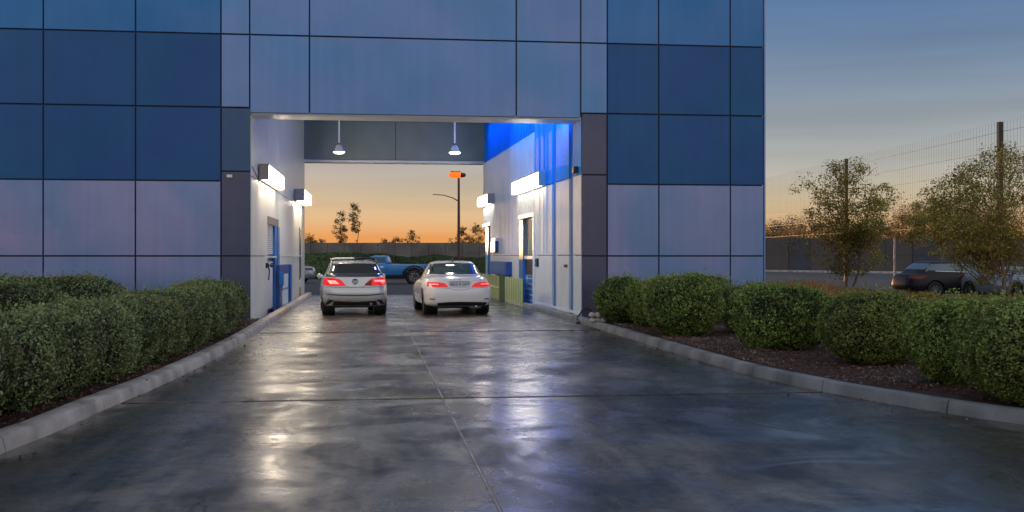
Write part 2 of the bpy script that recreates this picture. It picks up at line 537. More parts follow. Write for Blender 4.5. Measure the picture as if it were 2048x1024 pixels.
    h = mth('ADD', mth('ADD', mth('MULTIPLY', nz(60, 2, 0.12, 2.0, 0.5, 0, 4.0), 0.8), nz(30, 5, 1, 1, 0.6, 0, 2.0)), mth('MULTIPLY', nz(3, 3, 1, 1, 0.4, 0, 1.0), 0.25))
    L.new(h, bp.inputs['Height']); L.new(bp.outputs[0], b.inputs['Normal'])
    return m


M['concrete'] = wet_concrete()
M['asphalt'] = mat('parking lot asphalt', (0.075, 0.066, 0.064), 0.85, var=0.3, vscale=0.6, bump=0.3, bscale=50, rvar=0.1)
M['earth'] = mat('dry earth', (0.09, 0.075, 0.055), 0.9, var=0.3, vscale=0.4)
M['line_paint'] = mat('worn white line paint', (0.5, 0.5, 0.48), 0.7, var=0.3, vscale=8)

# ------------------------------------------------------------------ ground
g = MB()
g.quad((-2500, -200, -0.06), (2500, -200, -0.06), (2500, 4000, -0.06), (-2500, 4000, -0.06))
tag(g.build('ground', M['earth']), 'dry bare ground reaching the horizon', kind='structure')
g = MB()
g.box(-60, 120, 45.6, 160, -0.3, -0.01)
tag(g.build('parking_lot', M['asphalt']), 'dark asphalt parking lot behind the building', kind='structure')
g = MB()
for i in range(12):
    x0 = -24 + i * 2.7
    g.quad((x0, 64.5, -0.004), (x0 + 0.1, 64.5, -0.004), (x0 + 0.1, 70, -0.004), (x0, 70, -0.004))
for i in range(10):
    x0 = 22 + i * 2.8
    g.quad((x0, 49, -0.004), (x0 + 0.1, 49, -0.004), (x0 + 0.1, 54, -0.004), (x0, 54, -0.004))
tag(g.build('parking_lines', M['line_paint']), 'thin white bay lines on the parking lot', kind='structure')

# driveway: one structure, every slab a piece with a recessed joint
drive = bpy.data.objects.new('driveway', None)
link(drive)
tag(drive, 'wet dark concrete driveway running through the building', kind='structure')
b = MB(); b.box(-14, 14, -8, 45.6, -0.25, -0.014)
b.build('joint_bed', mat('joint filler', (0.004, 0.004, 0.005), 0.9, spec=0.1), drive)
JV = [-7.5, 1.4, 12.45, 23.45, 27.6, 33.4, 39.2, 45.55]
JU = [-13.5, 0.81, 13.5]
JUn = [-13.5, -7.0, 0.81, 7.2, 13.5]
for i in range(len(JV) - 1):
    for j in range(2):
        wj = [0.01, 0.012, 0.05, 0.11, 0.02, 0.02, 0.02, 0.01]
        y0, y1 = JV[i] + wj[i], JV[i + 1] - wj[i + 1]
        x0, x1 = JU[j] + 0.008, JU[j + 1] - 0.008
        s_ = MB(); s_.box(x0, x1, y0, y1, -0.2, 0.0)
        s_.build('slab', M['concrete'], drive, bevel=0.006)
    s_ = MB(); s_.box(JU[1] - 0.0075, JU[1] + 0.0075, JV[i] + 0.06, JV[i + 1] - 0.06, -0.05, -0.001)
    s_.build('joint_strip', M['kerb'], drive)  # pale strip along the joint, its light reflection put into the colour

# ------------------------------------------------------------------ kerbs
KL = [(-3.35, 4.0), (-3.12, 7.0), (-2.96, 9.37), (-2.84, 10.4), (-2.74, 12.0), (-2.58, 13.8), (-2.43, 16.7), (-2.33, 20.9), (-2.32, 25.6), (-2.32, 31.9), (-2.34, 45.5)]
KR = [(4.42, 45.5), (4.62, 38.0), (4.86, 30.0), (4.95, 25.8), (4.96, 21.9), (4.98, 17.8), (5.0, 15.8), (5.05, 14.3), (5.2, 13.1), (5.5, 11.6), (6.1, 9.9), (7.1, 8.5), (8.6, 7.6), (14.0, 6.8)]


def resample(path, step):
    # catmull-rom through the points, then equal steps
    P = [Vector((p[0], p[1], 0)) for p in path]
    out = []
    for i in range(len(P) - 1):
        p0, p1, p2, p3 = P[max(i - 1, 0)], P[i], P[i + 1], P[min(i + 2, len(P) - 1)]
        for k in range(24):
            t = k / 24
            out.append(0.5 * ((2 * p1) + (p2 - p0) * t + (2 * p0 - 5 * p1 + 4 * p2 - p3) * t * t + (3 * p1 - p0 - 3 * p2 + p3) * t ** 3))
    out.append(P[-1])
    res, acc = [out[0]], 0.0
    for a, b_ in zip(out, out[1:]):
        d = (b_ - a).length
        while acc + d >= step:
            a = a + (b_ - a) * ((step - acc) / d)
            d = (b_ - a).length
            acc = 0
            res.append(a.copy())
        acc += d
    res.append(P[-1])
    return res


KPROF = [(0.0, -0.1), (0.0, 0.002), (0.022, 0.10), (0.034, 0.124), (0.055, 0.132), (0.215, 0.132), (0.23, 0.125), (0.235, -0.1)]


def build_kerb(name, path, side, label, seg, km='kerb'):
    root = bpy.data.objects.new(name, None)
    link(root)
    tag(root, label, kind='structure')
    pts = resample(path, 0.25)
    rnd = random.Random(5)
    i = 0
    while i < len(pts) - 1:
        n = seg + rnd.choice((-1, 0, 0, 1))
        j = min(i + n, len(pts) - 1)
        if len(pts) - 1 - j < 3: j = len(pts) - 1
        ring, fs = [], []
        sub = [p.copy() for p in pts[i:j + 1]]
        d0 = (sub[1] - sub[0]).normalized(); d1 = (sub[-1] - sub[-2]).normalized()
        sub[0] += d0 * 0.009; sub[-1] -= d1 * 0.009
        for k, p in enumerate(sub):
            d = (sub[min(k + 1, len(sub) - 1)] - sub[max(k - 1, 0)]).normalized()
            nrm = Vector((-d.y, d.x, 0)) * side
            for (o, z) in KPROF:
                q = p + nrm * (o * (0.78 if km == 'kerb_shaded' else 1.0))
                ring.append((q.x, q.y, z + (0.004 * noise.noise(Vector((q.x, q.y, 0)) * 2.0))))
        m = len(KPROF)
        for k in range(len(sub) - 1):
            for q in range(m - 1):
                a = k * m + q
                fs.append((a, a + 1, a + 1 + m, a + m))
        fs.append(tuple(range(m))); fs.append(tuple((len(sub) - 1) * m + q for q in range(m)))
        kb = MB(); kb.add(ring, fs)
        kb.build('kerb_stone', M[km], root, smooth=True)
        i = j
    return pts


kl = build_kerb('left_kerb', KL, 1, 'pale concrete kerb curving along the left hedge', 11)
kr = build_kerb('right_kerb', KR, 1, 'pale concrete kerb sweeping out past the right shrubs', 7, 'kerb_shaded')


def kerb_x(pts, y):
    for a, b_ in zip(pts, pts[1:]):
        if (a.y - y) * (b_.y - y) <= 0 and a.y != b_.y:
            return a.x + (b_.x - a.x) * (y - a.y) / (b_.y - a.y)
    return pts[0].x


# planting beds
def bed(name, label, rows):
    b_ = MB()
    nx = 26
    vs, fs = [], []
    for (xa, ya, xb, yb) in rows:
        for k in range(nx + 1):
            t = (k / nx) ** 1.8
            x, y = xa + (xb - xa) * t, ya + (yb - ya) * t
            z = 0.10 + min(1, k / 3) * 0.045 * noise.noise(Vector((x * 1.5, y * 1.5, 0))) + 0.012 * noise.noise(Vector((x * 9, y * 9, 3)))
            vs.append((x, y, z))
    for r in range(len(rows) - 1):
        for k in range(nx):
            a = r * (nx + 1) + k
            fs.append((a, a + 1, a + nx + 2, a + nx + 1))
    b_.add(vs, fs)
    o = b_.build(name, M['mulch'], smooth=True)
    return tag(o, label, kind='structure')


rows = []
y = 3.0
while y < 26.75:
    rows.append((kerb_x(kl, max(y, 4.01)) - 0.24, y, -22, y)); y += 0.22
rows.append((kerb_x(kl, 26.75) - 0.24, 26.77, -22, 26.77))
bed('left_planting_bed', 'reddish brown bark mulch bed beneath the left hedge', rows)
rows = []
near = [p for p in kr if p.y < 26.77]
for i_, p in enumerate(near):
    q = near[min(i_ + 1, len(near) - 1)]
    d = (q - near[max(i_ - 1, 0)]).normalized()
    n = Vector((-d.y, d.x, 0))
    f = i_ / (len(near) - 1)
    rows.append((p.x + n.x * 0.175, p.y + n.y * 0.175, 26, 26.7 - f * 18.0))
bed('right_planting_bed', 'dark bark mulch bed beneath the row of rounded shrubs', rows)
b = MB(); b.box(9.9, 60, 26.9, 36.5, -0.2, 0.09)
tag(b.build('back_planting_strip', M['mulch']), 'mulch strip of grasses between the shrubs and the parked cars', kind='structure')

# ------------------------------------------------------------------ the building
bld = thing('office_building', 'blue and lilac panelled building with a lit drive-through opening', 'building', (1.2, VF, 0))
BP = Vector((-1.2, -VF, 0))


def part(mb, name, m, parent=bld, **kw):
    """build in scene coordinates, then hang below the building"""
    o = mb.build(name, m, None, **kw)
    o.parent = parent
    base = Vector((0, 0, 0))
    p = parent
    while p is not None:
        base += p.location
        p = p.parent
    o.location = Vector(o.location) - base
    return o


X_J0 = on_v(442, VF)[0]; X_OL = on_v(502, VF)[0]; X_OR = on_v(1163, VF)[0]; X_J1 = on_v(1214.5, VF)[0]
X_END = on_v(1527.5, VF)[0]
rz = [0.0, 1.6, 3.37, 5.11, 6.84, 8.58, 10.32]
left_x = [X_J0, on_v(271, VF)[0], on_v(86.5, VF)[0]]
while left_x[-1] > -16: left_x.append(left_x[-1] - (left_x[1] - left_x[2]))
right_x = [X_J1, on_v(1317.5, VF)[0], on_v(1460.5, VF)[0], X_END]
G = 0.017
rnd = random.Random(3)


def fpanel(x0, x1, z0, z1, m, proud=0.0, name='panel'):
    p_ = MB()
    # each panel hangs a hair out of plane, as the photograph's reflections show
    j = [rnd.uniform(-0.003, 0.003) for _ in range(4)]
    ya, yb = VF - proud, VF + 0.05
    X0, X1, Z0, Z1 = x0 + G, x1 - G, z0 + G, z1 - G
    p_.hexa([(X0, ya + j[0], Z0), (X1, ya + j[1], Z0), (X1, yb, Z0), (X0, yb, Z0),
             (X0, ya + j[2], Z1), (X1, ya + j[3], Z1), (X1, yb, Z1), (X0, yb, Z1)])
    return part(p_, name, m, bevel=0.004)


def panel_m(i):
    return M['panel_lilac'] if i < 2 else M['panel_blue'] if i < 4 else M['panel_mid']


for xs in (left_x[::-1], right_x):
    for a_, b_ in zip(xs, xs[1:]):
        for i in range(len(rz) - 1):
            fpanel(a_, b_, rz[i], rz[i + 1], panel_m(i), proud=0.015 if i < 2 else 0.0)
# centre above the opening
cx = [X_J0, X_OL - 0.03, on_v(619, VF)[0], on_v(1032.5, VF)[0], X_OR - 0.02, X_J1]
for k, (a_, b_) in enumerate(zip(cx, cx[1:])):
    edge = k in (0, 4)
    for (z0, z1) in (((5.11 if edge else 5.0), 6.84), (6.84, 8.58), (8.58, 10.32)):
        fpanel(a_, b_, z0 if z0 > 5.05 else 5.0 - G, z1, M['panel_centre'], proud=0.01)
# jambs
for (a_, b_) in ((X_J0, X_OL), (X_OR, X_J1)):
    for (z0, z1) in ((0, 1.6), (1.6, 3.6), (3.6, 5.11)):
        fpanel(a_, b_, z0, z1, M['panel_jamb_blue'] if (z0 > 3 and a_ < 0) else M['panel_jamb'], proud=-0.01)
# backing behind the joints (the body of the building)
XW_L0, XW_L1 = X_OL, -2.62         # passage walls, near and far end
XW_R0, XW_R1 = X_OR, 4.60
V0, V1 = VF, 45.2
HB = 10.9
bk = MB()
bk.box(-17, X_OL - 0.02, VF + 0.035, VF + 0.3, 0, HB)
bk.box(X_OR + 0.02, X_END - 0.02, VF + 0.035, VF + 0.3, 0, HB)
bk.box(X_OL - 0.02, X_OR + 0.02, VF + 0.035, VF + 0.3, 5.03, HB)
part(bk, 'backing_wall', M['joint'])
bk = MB()
bk.hexa([(-17, VF + 0.3, 0), (X_OL - 0.16, VF + 0.3, 0), (XW_L1 - 0.16, V1, 0), (-17, V1, 0),
         (-17, VF + 0.3, HB), (X_OL - 0.16, VF + 0.3, HB), (XW_L1 - 0.16, V1, HB), (-17, V1, HB)])
bk.hexa([(X_OR + 0.16, VF + 0.3, 0), (X_END - 0.02, VF + 0.3, 0), (X_END - 0.02, V1, 0), (XW_R1 + 0.16, V1, 0),
         (X_OR + 0.16, VF + 0.3, HB), (X_END - 0.02, VF + 0.3, HB), (X_END - 0.02, V1, HB), (XW_R1 + 0.16, V1, HB)])
part(bk, 'core_wall', M['panel_lilac'])
# side cladding on the right return of the building (seen from a step to the side)
yy = VF + 0.05
k = 0
while yy < V1 - 0.5:
    for i in range(len(rz) - 1):
        p_ = MB(); p_.box(X_END - 0.03, X_END, yy + (G if k else -0.04), min(yy + 3.0, V1) - G, rz[i] + G, rz[i + 1] - G)
        part(p_, 'panel', panel_m(i), bevel=0.004)
    yy += 3.0; k += 1
# pale corner flashing and coping
p_ = MB(); p_.box(X_END + 0.001, X_END + 0.035, VF - 0.03, VF + 0.06, 0, 10.4)
part(p_, 'corner_trim', M['panel_lilac'])
p_ = MB(); p_.box(-17, X_END + 0.05, VF - 0.06, VF + 0.34, HB, HB + 0.12)
part(p_, 'coping', M['panel_centre'])
p_ = MB(); p_.box(-17, X_END, VF + 0.02, VF + 0.034, 10.35, HB)
part(p_, 'parapet_band', M['panel_centre'])

# soffit just behind the facade, then the high ceiling and the far beam
p_ = MB(); p_.box(X_OL + 0.003, X_OR - 0.003, VF + 0.052, VF + 0.95, 4.955, 5.1)
part(p_, 'soffit', M['trim_white'], bevel=0.008)
p_ = MB(); p_.box(X_OL - 0.1, X_OR + 0.1, VF + 0.3, V1 - 0.02, 7.0, 7.15)
part(p_, 'ceiling', M['ceiling'])
for i in range(4):
    yy = 30.5 + i * 3.9
    p_ = MB(); p_.box(-2.68, 4.95 - (yy - VF) * 0.03, yy, yy + 0.03, 6.985, 6.999)
    part(p_, 'ceiling_strip', M['greymetal'])
p_ = MB(); p_.box(X_OL - 0.1, X_OR + 0.1, VF + 0.3, VF + 0.95, 5.1, 7.0)
part(p_, 'fascia_back', M['ceiling'])
TB = 45.2 * 1.0
zb0, zb1 = zpx(327, 45.4), zpx(249, 45.4)
for (xa, xb) in ((-2.66, on_v(791, V1)[0]), (on_v(791, V1)[0], 4.62)):
    p_ = MB(); p_.box(xa + 0.012, xb - 0.012, V1 - 0.35, V1 + 0.3, zb0 + 0.06, zb1)
    part(p_, 'beam_panel', M['beam'], bevel=0.005)
p_ = MB(); p_.box(-2.66, 4.62, V1 - 0.30, V1 + 0.28, zb0 + 0.1, 7.0)
part(p_, 'beam_core', M['joint'])
p_ = MB(); p_.box(-2.66, 4.62, V1 - 0.40, V1 + 0.32, zb0 - 0.04, zb0 + 0.055)
part(p_, 'beam_flange', M['trim_white'], bevel=0.006)
p_ = MB(); p_.box(-2.66, 4.62, V1 - 0.44, V1 - 0.28, zb1 + 0.01, zb1 + 0.08)
part(p_, 'beam_rail', M['trim_white'], bevel=0.01)
p_ = MB(); p_.box(-2.66, 4.62, V1 + 0.0, V1 + 0.3, 7.0, HB)
part(p_, 'rear_wall', M['panel_centre'])


def xl(v): return XW_L0 + (XW_L1 - XW_L0) * (v - V0) / (V1 - V0)
def xr(v): return XW_R0 + (XW_R1 - XW_R0) * (v - V0) / (V1 - V0)


def wall_v(px, side, off=0.0):
    """y at which the sight line through px meets the passage wall (moved off into the passage)"""
    b_ = ((XW_L1 - XW_L0) if side < 0 else (XW_R1 - XW_R0)) / (V1 - V0)
    a_ = (XW_L0 if side < 0 else XW_R0) - b_ * V0 - side * off
    return a_ / (on_v(px, 1.0)[0] - b_)


def wbox(side, va, vb, d0, d1, z0, z1):
    """box on a passage wall: from depth d0 to d1 measured from the wall face into the passage"""
    fx = xl if side < 0 else xr
    s_ = -side
    p_ = MB()
    c = []
    for z in (z0, z1):
        c += [(fx(va) + s_ * d0, va, z), (fx(va) + s_ * d1, va, z), (fx(vb) + s_ * d1, vb, z), (fx(vb) + s_ * d0, vb, z)]
    p_.hexa(c)
    return p_


g_ = 0.010


def wall_panels(side, vs, zs, m, skip=()):
    for i in range(len(vs) - 1):
        for j in range(len(zs) - 1):
            if (i, j) in skip: continue
            part(wbox(side, vs[i] + g_, vs[i + 1] - g_, -0.10, 0.0, zs[j] + g_, zs[j + 1] - g_), 'wall_panel', m, bevel=0.003)


# left passage wall --------------------------------------------------
part(wbox(-1, VF + 0.3, V1, -0.2, -0.102, 0, 7), 'joint_backing', M['joint'])
vA = wall_v(516, -1)
vD0, vD1 = 30.6, 33.7      # door recess
vF = wall_v(588, -1)
zt = 2.68
wall_panels(-1, [VF + 0.06, vA], [0, 1.6, 3.5, 7.0], M['white_wall'])
wall_panels(-1, [vA, vD0], [0, 1.6, 3.5, 7.0], M['white_wall'])
wall_panels(-1, [vD0, vD1], [zt, 3.5, 7.0], M['white_wall'])
wall_panels(-1, [vD1, vF], [0, 1.6, 3.5, 7.0], M['white_wall'])
wall_panels(-1, [vF, V1], [0, 1.6, 3.5, 7.0], M['white_wall'])
# recessed door
dl = part(wbox(-1, vD0, vD1, -0.098, -0.09, 0.02, zt), 'door', M['blue_deep'])
part(wbox(-1, vD0, vD1, -0.09, 0.02, zt - 0.2, zt - 0.01), 'door_header', M['greymetal'])
part(wbox(-1, vD0 + 0.05, vD0 + 1.95, -0.088, -0.05, 0.12, 1.45), 'door_leaf', M['trim_white'], bevel=0.006)
for i in range(15):
    zz = 1.66 + i * 0.055
    part(wbox(-1, vD0 + 0.05, vD0 + 1.95, -0.085, -0.045, zz, zz + 0.038), 'louvre', M['blind'])
part(wbox(-1, vD0 + 0.02, vD0 + 2.1, -0.088, 0.06, 1.55, 1.60), 'door_rail', M['trim_white'])
part(wbox(-1, vD0 + 2.02, vD0 + 2.5, -0.088, 0.02, 0.03, zt - 0.21), 'door_post', M['blue_paint'], bevel=0.01)
part(wbox(-1, vD0 + 2.52, vD1 - 0.02, -0.088, 0.05, 0.03, zt - 0.21), 'door_post', M['blue_paint'], bevel=0.01)
hn = part(wbox(-1, 30.1, 30.4, 0.0, 0.05, 1.28, 1.42), 'handle_plate', M['black'], bevel=0.01)
h_ = MB(); h_.tube([(xl(30.2) + 0.07, 30.2, 0.95), (xl(30.2) + 0.09, 30.2, 1.2), (xl(30.2) + 0.05, 30.2, 1.42)], 0.018)
h_.tube([(xl(30.3) + 0.03, 30.3, 1.36), (xl(30.3) + 0.12, 30.4, 1.36), (xl(30.6) + 0.12, 30.75, 1.35)], 0.022)
h_.lathe([(0.05, 0), (0.06, 0.02), (0.03, 0.05)], (xl(30.7) + 0.10, 30.75, 1.35), 'y', 12)
part(h_, 'door_handle', M['black'], smooth=True)
# slot window near the far end
vs0 = wall_v(598.5, -1)
part(wbox(-1, vs0, vs0 + 0.75, 0.001, 0.012, 0.75, zpx(458, 42)), 'slot_window', M['glass_win'])
part(wbox(-1, vs0 - 0.08, vs0 - 0.004, 0.001, 0.03, 0.7, zpx(456, 42)), 'window_frame', M['greymetal'])
part(wbox(-1, vs0 + 0.1, vs0 + 0.6, 0.001, 0.02, 0.1, 0.42), 'wall_vent', M['greymetal'])
part(wbox(-1, vD1 + 0.3, V1, 0.002, 0.03, 1.585, 1.615), 'rail_strip', M['trim_white'])

# right passage wall -------------------------------------------------
part(wbox(1, VF + 0.3, V1, -0.2, -0.102, 0, 7), 'joint_backing', M['joint'])
vP = [wall_v(1146, 1), wall_v(1138, 1), wall_v(1122, 1), wall_v(1112, 1), wall_v(1104, 1)]
vR0, vR1 = wall_v(1069, 1), wall_v(1040, 1)
vS0 = wall_v(981, 1)
zs = [0, 1.62, 3.62, 7.0]
for (a_, b_) in ((VF + 0.06, vP[0]), (vP[1], vP[2]), (vP[2], vP[3]), (vP[4], vR0)):
    wall_panels(1, [a_, b_], zs[:3], M['rib_wall'])
    wall_panels(1, [a_, b_], zs[2:], M['azure_glow'])
for (a_, b_) in ((vP[0], vP[1]), (vP[3], vP[4])):
    part(wbox(1, a_, b_, -0.10, -0.055, 0.02, 6.99), 'pilaster_channel', M['blue_paint'])
ZB = 5.38
wall_panels(1, [vR0, vR1], [2.78, 3.62, ZB], M['rib_wall'])
wall_panels(1, [vR1, vS0], [0, 1.62, ZB], M['rib_wall'])
wall_panels(1, [vS0, V1], [2.78, ZB], M['rib_wall'])
wall_panels(1, [vR0, vR1, vS0, V1], [ZB, 7.0], M['blue_glow_band'])
# cladding ribs
v = vR0 + 0.15
while v < V1 - 0.2:
    z0 = 1.66
    if v < vR1 + 0.05: z0 = 2.95
    if v > vS0 - 0.1: z0 = 2.9
    part(wbox(1, v, v + 0.055, 0.001, 0.028, z0, ZB - 0.005), 'rib', M['rib_wall'])
    part(wbox(1, v, v + 0.055, 0.001, 0.028, ZB + 0.005, 6.98), 'rib', M['blue_glow_band'])
    v += 0.31
for v in (31.3, 31.75, 32.5):
    part(wbox(1, v, v + 0.03, 0.001, 0.02, 1.66, 3.60), 'rib', M['rib_wall'])
    part(wbox(1, v, v + 0.03, 0.001, 0.02, 3.64, 6.98), 'rib', M['azure_glow'])
# tall window and door in a recess
part(wbox(1, vR0, vR1, -0.099, -0.095, 0.0, 2.78), 'recess_back', M['blue_pale'])
part(wbox(1, vR0 - 0.06, vR1 + 0.06, 0.002, 0.05, 2.80, 2.93), 'door_header', M['trim_white'], bevel=0.008)
part(wbox(1, vR0 - 0.10, vR0 - 0.004, 0.001, 0.06, 0.05, 2.93), 'door_jamb', M['trim_white'], bevel=0.008)
part(wbox(1, vR1 - 0.75, vR1, -0.094, 0.03, 1.5, 2.77), 'door_post', M['greymetal'])
part(wbox(1, vR1 - 0.75, vR1, -0.094, 0.035, 0.03, 1.49), 'door_post', M['blue_paint'])
gl = part(wbox(1, vR0 + 0.04, vR1 - 0.77, -0.094, -0.06, 1.62, 2.74), 'window', M['glass_win'])
for k in range(6):
    vv = vR0 + 0.1 + k * 0.25
    part(wbox(1, vv, vv + 0.03, -0.059, -0.045, 1.64, 2.0 + 0.25 * rnd.random()), 'glazing_bar', M['picket'])
part(wbox(1, vR0 + 0.02, vR1 - 0.77, -0.094, -0.01, 1.50, 1.60), 'sill', M['trim_white'])
part(wbox(1, vR0 + 0.04, vR1 - 0.77, -0.094, -0.06, 1.02, 1.49), 'hatch', M['black'])
part(wbox(1, vR0 + 0.04, vR1 - 0.77, -0.094, -0.07, 0.05, 1.0), 'lower_panel', M['blue_pale'])
for k in range(7):
    vv = vR0 + 0.12 + k * 0.22
    part(wbox(1, vv, vv + 0.03, -0.069, -0.05, 0.06, 0.99), 'lattice_bar', M['blue_paint'])
for k in range(5):
    part(wbox(1, vR0 + 0.05, vR1 - 0.78, -0.068, -0.052, 0.2 + k * 0.17, 0.225 + k * 0.17), 'lattice_bar', M['trim_white'])
# second doorway at the far end
part(wbox(1, vS0, V1, -0.099, -0.09, 0.0, 2.78), 'doorway_back', M['blue_pale'])
part(wbox(1, vS0 - 0.06, V1, 0.002, 0.05, 2.79, 2.90), 'door_header', M['trim_white'])
part(wbox(1, vS0 + 0.9, vS0 + 1.05, -0.089, -0.03, 0.0, 2.77), 'door_post', M['blue_paint'])
# plinth along right wall, base joint strip
part(wbox(1, VF + 0.06, vR0 - 0.12, 0.001, 0.02, 0.15, 0.22), 'base_strip', M['trim_white'])

# small fittings on the building, each its own thing --------------------------
def fitting(name, label, cat, side, va, vb, d, z0, z1, m, bev=0.01, group=None):
    fx = xl if side < 0 else xr
    vm = (va + vb) / 2
    t = thing(name, label, cat, (fx(vm), vm, z0), 0, group)
    part(wbox(side, va, vb, 0.003, d, z0, z1), 'housing', m, parent=t, bevel=bev)
    return t


def hang(t, mb, name, m, **kw):
    return part(mb, name, m, parent=t, **kw)


t = fitting('card_reader', 'small black card reader on the right passage wall', 'card reader', 1, 32.6, 32.85, 0.07, 1.28, 1.53, M['black'])
hang(t, wbox(1, 32.62, 32.83, 0.071, 0.085, 1.3, 1.36), 'keypad', M['chrome'])
hang(t, wbox(1, 32.64, 32.81, 0.071, 0.078, 1.42, 1.5), 'screen', M['glass_win'])
v = wall_v(1133, 1)
t = fitting('lock_knob', 'small dark oval lock between the blue wall strips', 'lock', 1, v - 0.14, v + 0.14, 0.03, 1.3, 1.38, M['black'], 0.02)
k_ = MB(); k_.lathe([(0.03, -0.03), (0.035, -0.06), (0.02, -0.075)], (xr(v), v, 1.34), 'x', 12)
hang(t, k_, 'knob', M['greymetal'], smooth=True)
v = wall_v(1155, 1)
t = fitting('wall_speaker', 'small dark box high on the wall under the blue light', 'speaker', 1, v - 0.12, v + 0.12, 0.12, zpx(347, 27.6), zpx(333, 27.6), M['black'], 0.015)
hang(t, wbox(1, v - 0.09, v + 0.09, 0.121, 0.128, zpx(345, 27.6), zpx(340, 27.6)), 'grille', M['greymetal'])
v = wall_v(993, 1)
t = fitting('entry_box', 'slim dark blue box with a pale lamp on top beside the far doorway', 'wall box', 1, v - 0.55, v + 0.55, 0.14, zpx(505, 42), zpx(483, 42), M['blue_deep'])
hang(t, wbox(1, v - 0.5, v + 0.4, 0.02, 0.13, zpx(483, 42) + 0.002, zpx(477, 42)), 'lamp', M['trim_white'])
va, vb = wall_v(1024, 1), wall_v(990, 1)
t = fitting('blue_cabinet', 'wide royal blue cabinet on the wall above the green screen', 'cabinet', 1, va, vb, 0.2, 0.93, 1.40, M['blue_deep'], 0.01)
hang(t, wbox(1, va + 0.25, vb - 0.1, 0.201, 0.212, 0.97, 1.37), 'door', M['blue_paint'], bevel=0.004)
# plate on the left jamb
t = thing('wall_plate', 'small pale metal plate on the left entrance pillar', 'plate', (on_v(459, VF)[0], VF, zpx(355, 26.1)))
p_ = MB(); xc = on_v(459, VF)[0]; p_.box(xc - 0.08, xc + 0.08, VF - 0.012, VF + 0.008, zpx(355.5, 26.1), zpx(348, 26.1)); hang(t, p_, 'frame', M['greymetal'], bevel=0.003)
p_ = MB(); p_.box(xc - 0.062, xc + 0.062, VF - 0.02, VF - 0.0125, zpx(354.5, 26.1), zpx(349, 26.1)); hang(t, p_, 'face', M['trim_white'])

# blue kiosk by the left door, with posted sheets
ka, kb_ = wall_v(558, -1, 0.1), wall_v(580, -1, 0.1)
t = thing('blue_kiosk', 'blue cabinet with posted sheets beside the left passage door', 'kiosk', (xl(ka), (ka + kb_) / 2, 0))
hang(t, wbox(-1, ka, kb_, 0.003, 0.12, 0.02, zpx(528, 36)), 'body', M['blue_deep'], bevel=0.01)
hang(t, wbox(-1, kb_ - 0.5, kb_, 0.121, 0.17, 0.02, zpx(528, 36) - 0.02), 'side_post', M['blue_paint'], bevel=0.01)
hang(t, wbox(-1, ka + 1.0, kb_ - 1.1, 0.121, 0.13, 0.62, 1.05), 'notice', M['paper'])
hang(t, wbox(-1, ka + 0.75, kb_ - 1.1, 0.121, 0.13, 0.12, 0.57), 'notice', M['paper'])
hang(t, wbox(-1, ka - 0.25, ka + 0.1, 0.125, 0.24, 0.75, 1.12), 'mail_box', M['blue_paint'], bevel=0.01)

# fluorescent wall lights ------------------------------------------------------
def wall_light(side, va, vb, z0, z1, d, label, lens, group='lit wall lights in the passage'):
    fx = xl if side < 0 else xr
    t = thing('wall_light', label, 'wall light', (fx(va), va, z0), 0, group)
    hang(t, wbox(side, va, va + 0.05, 0.03, d, z0 - 0.01, z1 + 0.01), 'end_cap', M['endcap'], bevel=0.006)
    hang(t, wbox(side, vb - 0.05, vb, 0.03, d, z0 - 0.01, z1 + 0.01), 'end_cap', M['endcap'], bevel=0.006)
    hang(t, wbox(side, va + 0.05, vb - 0.05, 0.03, 0.07, z0, z1), 'back_plate', M['greymetal'])
    hang(t, wbox(side, va + 0.052, vb - 0.052, 0.072, d - 0.015, z0 + 0.012, z1 - 0.012), 'diffuser', lens, bevel=0.03)
    hang(t, wbox(side, va + 0.051, vb - 0.051, 0.07, d + 0.004, z1 - 0.011, z1 + 0.012), 'top_cover', M['greymetal'])
    hang(t, wbox(side, va + 0.3, va + 0.45, 0.004, 0.03, z0 + 0.05, z1 - 0.05), 'bracket', M['black'])
    hang(t, wbox(side, vb - 0.45, vb - 0.3, 0.004, 0.03, z0 + 0.05, z1 - 0.05), 'bracket', M['black'])
    return t


v = wall_v(520, -1, 0.05)
wall_light(-1, v, 32.8, 3.52, 3.90, 0.27, 'large lit light box on the left wall nearest the entrance', M['lamp_white'])
v = wall_v(590, -1, 0.05)
wall_light(-1, v, 43.6, 3.55, 3.95, 0.38, 'smaller lit light box at the far end of the left wall', M['lamp_white'])
v = wall_v(1087, 1, 0.1)
wall_light(1, v, wall_v(1022, 1, 0.24), 3.62, 4.02, 0.24, 'long lit light box above the window on the right wall', M['lamp_white_r'])
v = wall_v(985, 1, 0.1)
wall_light(1, v, 44.95, 3.60, 3.97, 0.30, 'short lit light box at the far end of the right wall', M['lamp_white_r'])
# cable drooping by the first light
t = thing('loose_cable', 'thin dark cable sagging below the nearest left light box', 'cable', (xl(27.2), 27.2, 3.6))
c_ = MB(); c_.tube([(xl(VF + 0.1) + 0.02, VF + 0.1, 3.72), (xl(27.2) + 0.03, 27.2, 3.66), (xl(27.6) + 0.03, 27.6, 3.58), (xl(28.0) + 0.05, 28.0, 3.44), (xl(28.4) + 0.03, 28.4, 3.38), (xl(29.5) + 0.02, 29.5, 3.34)], 0.012, 6)
hang(t, c_, 'wire', M['black'], smooth=True)

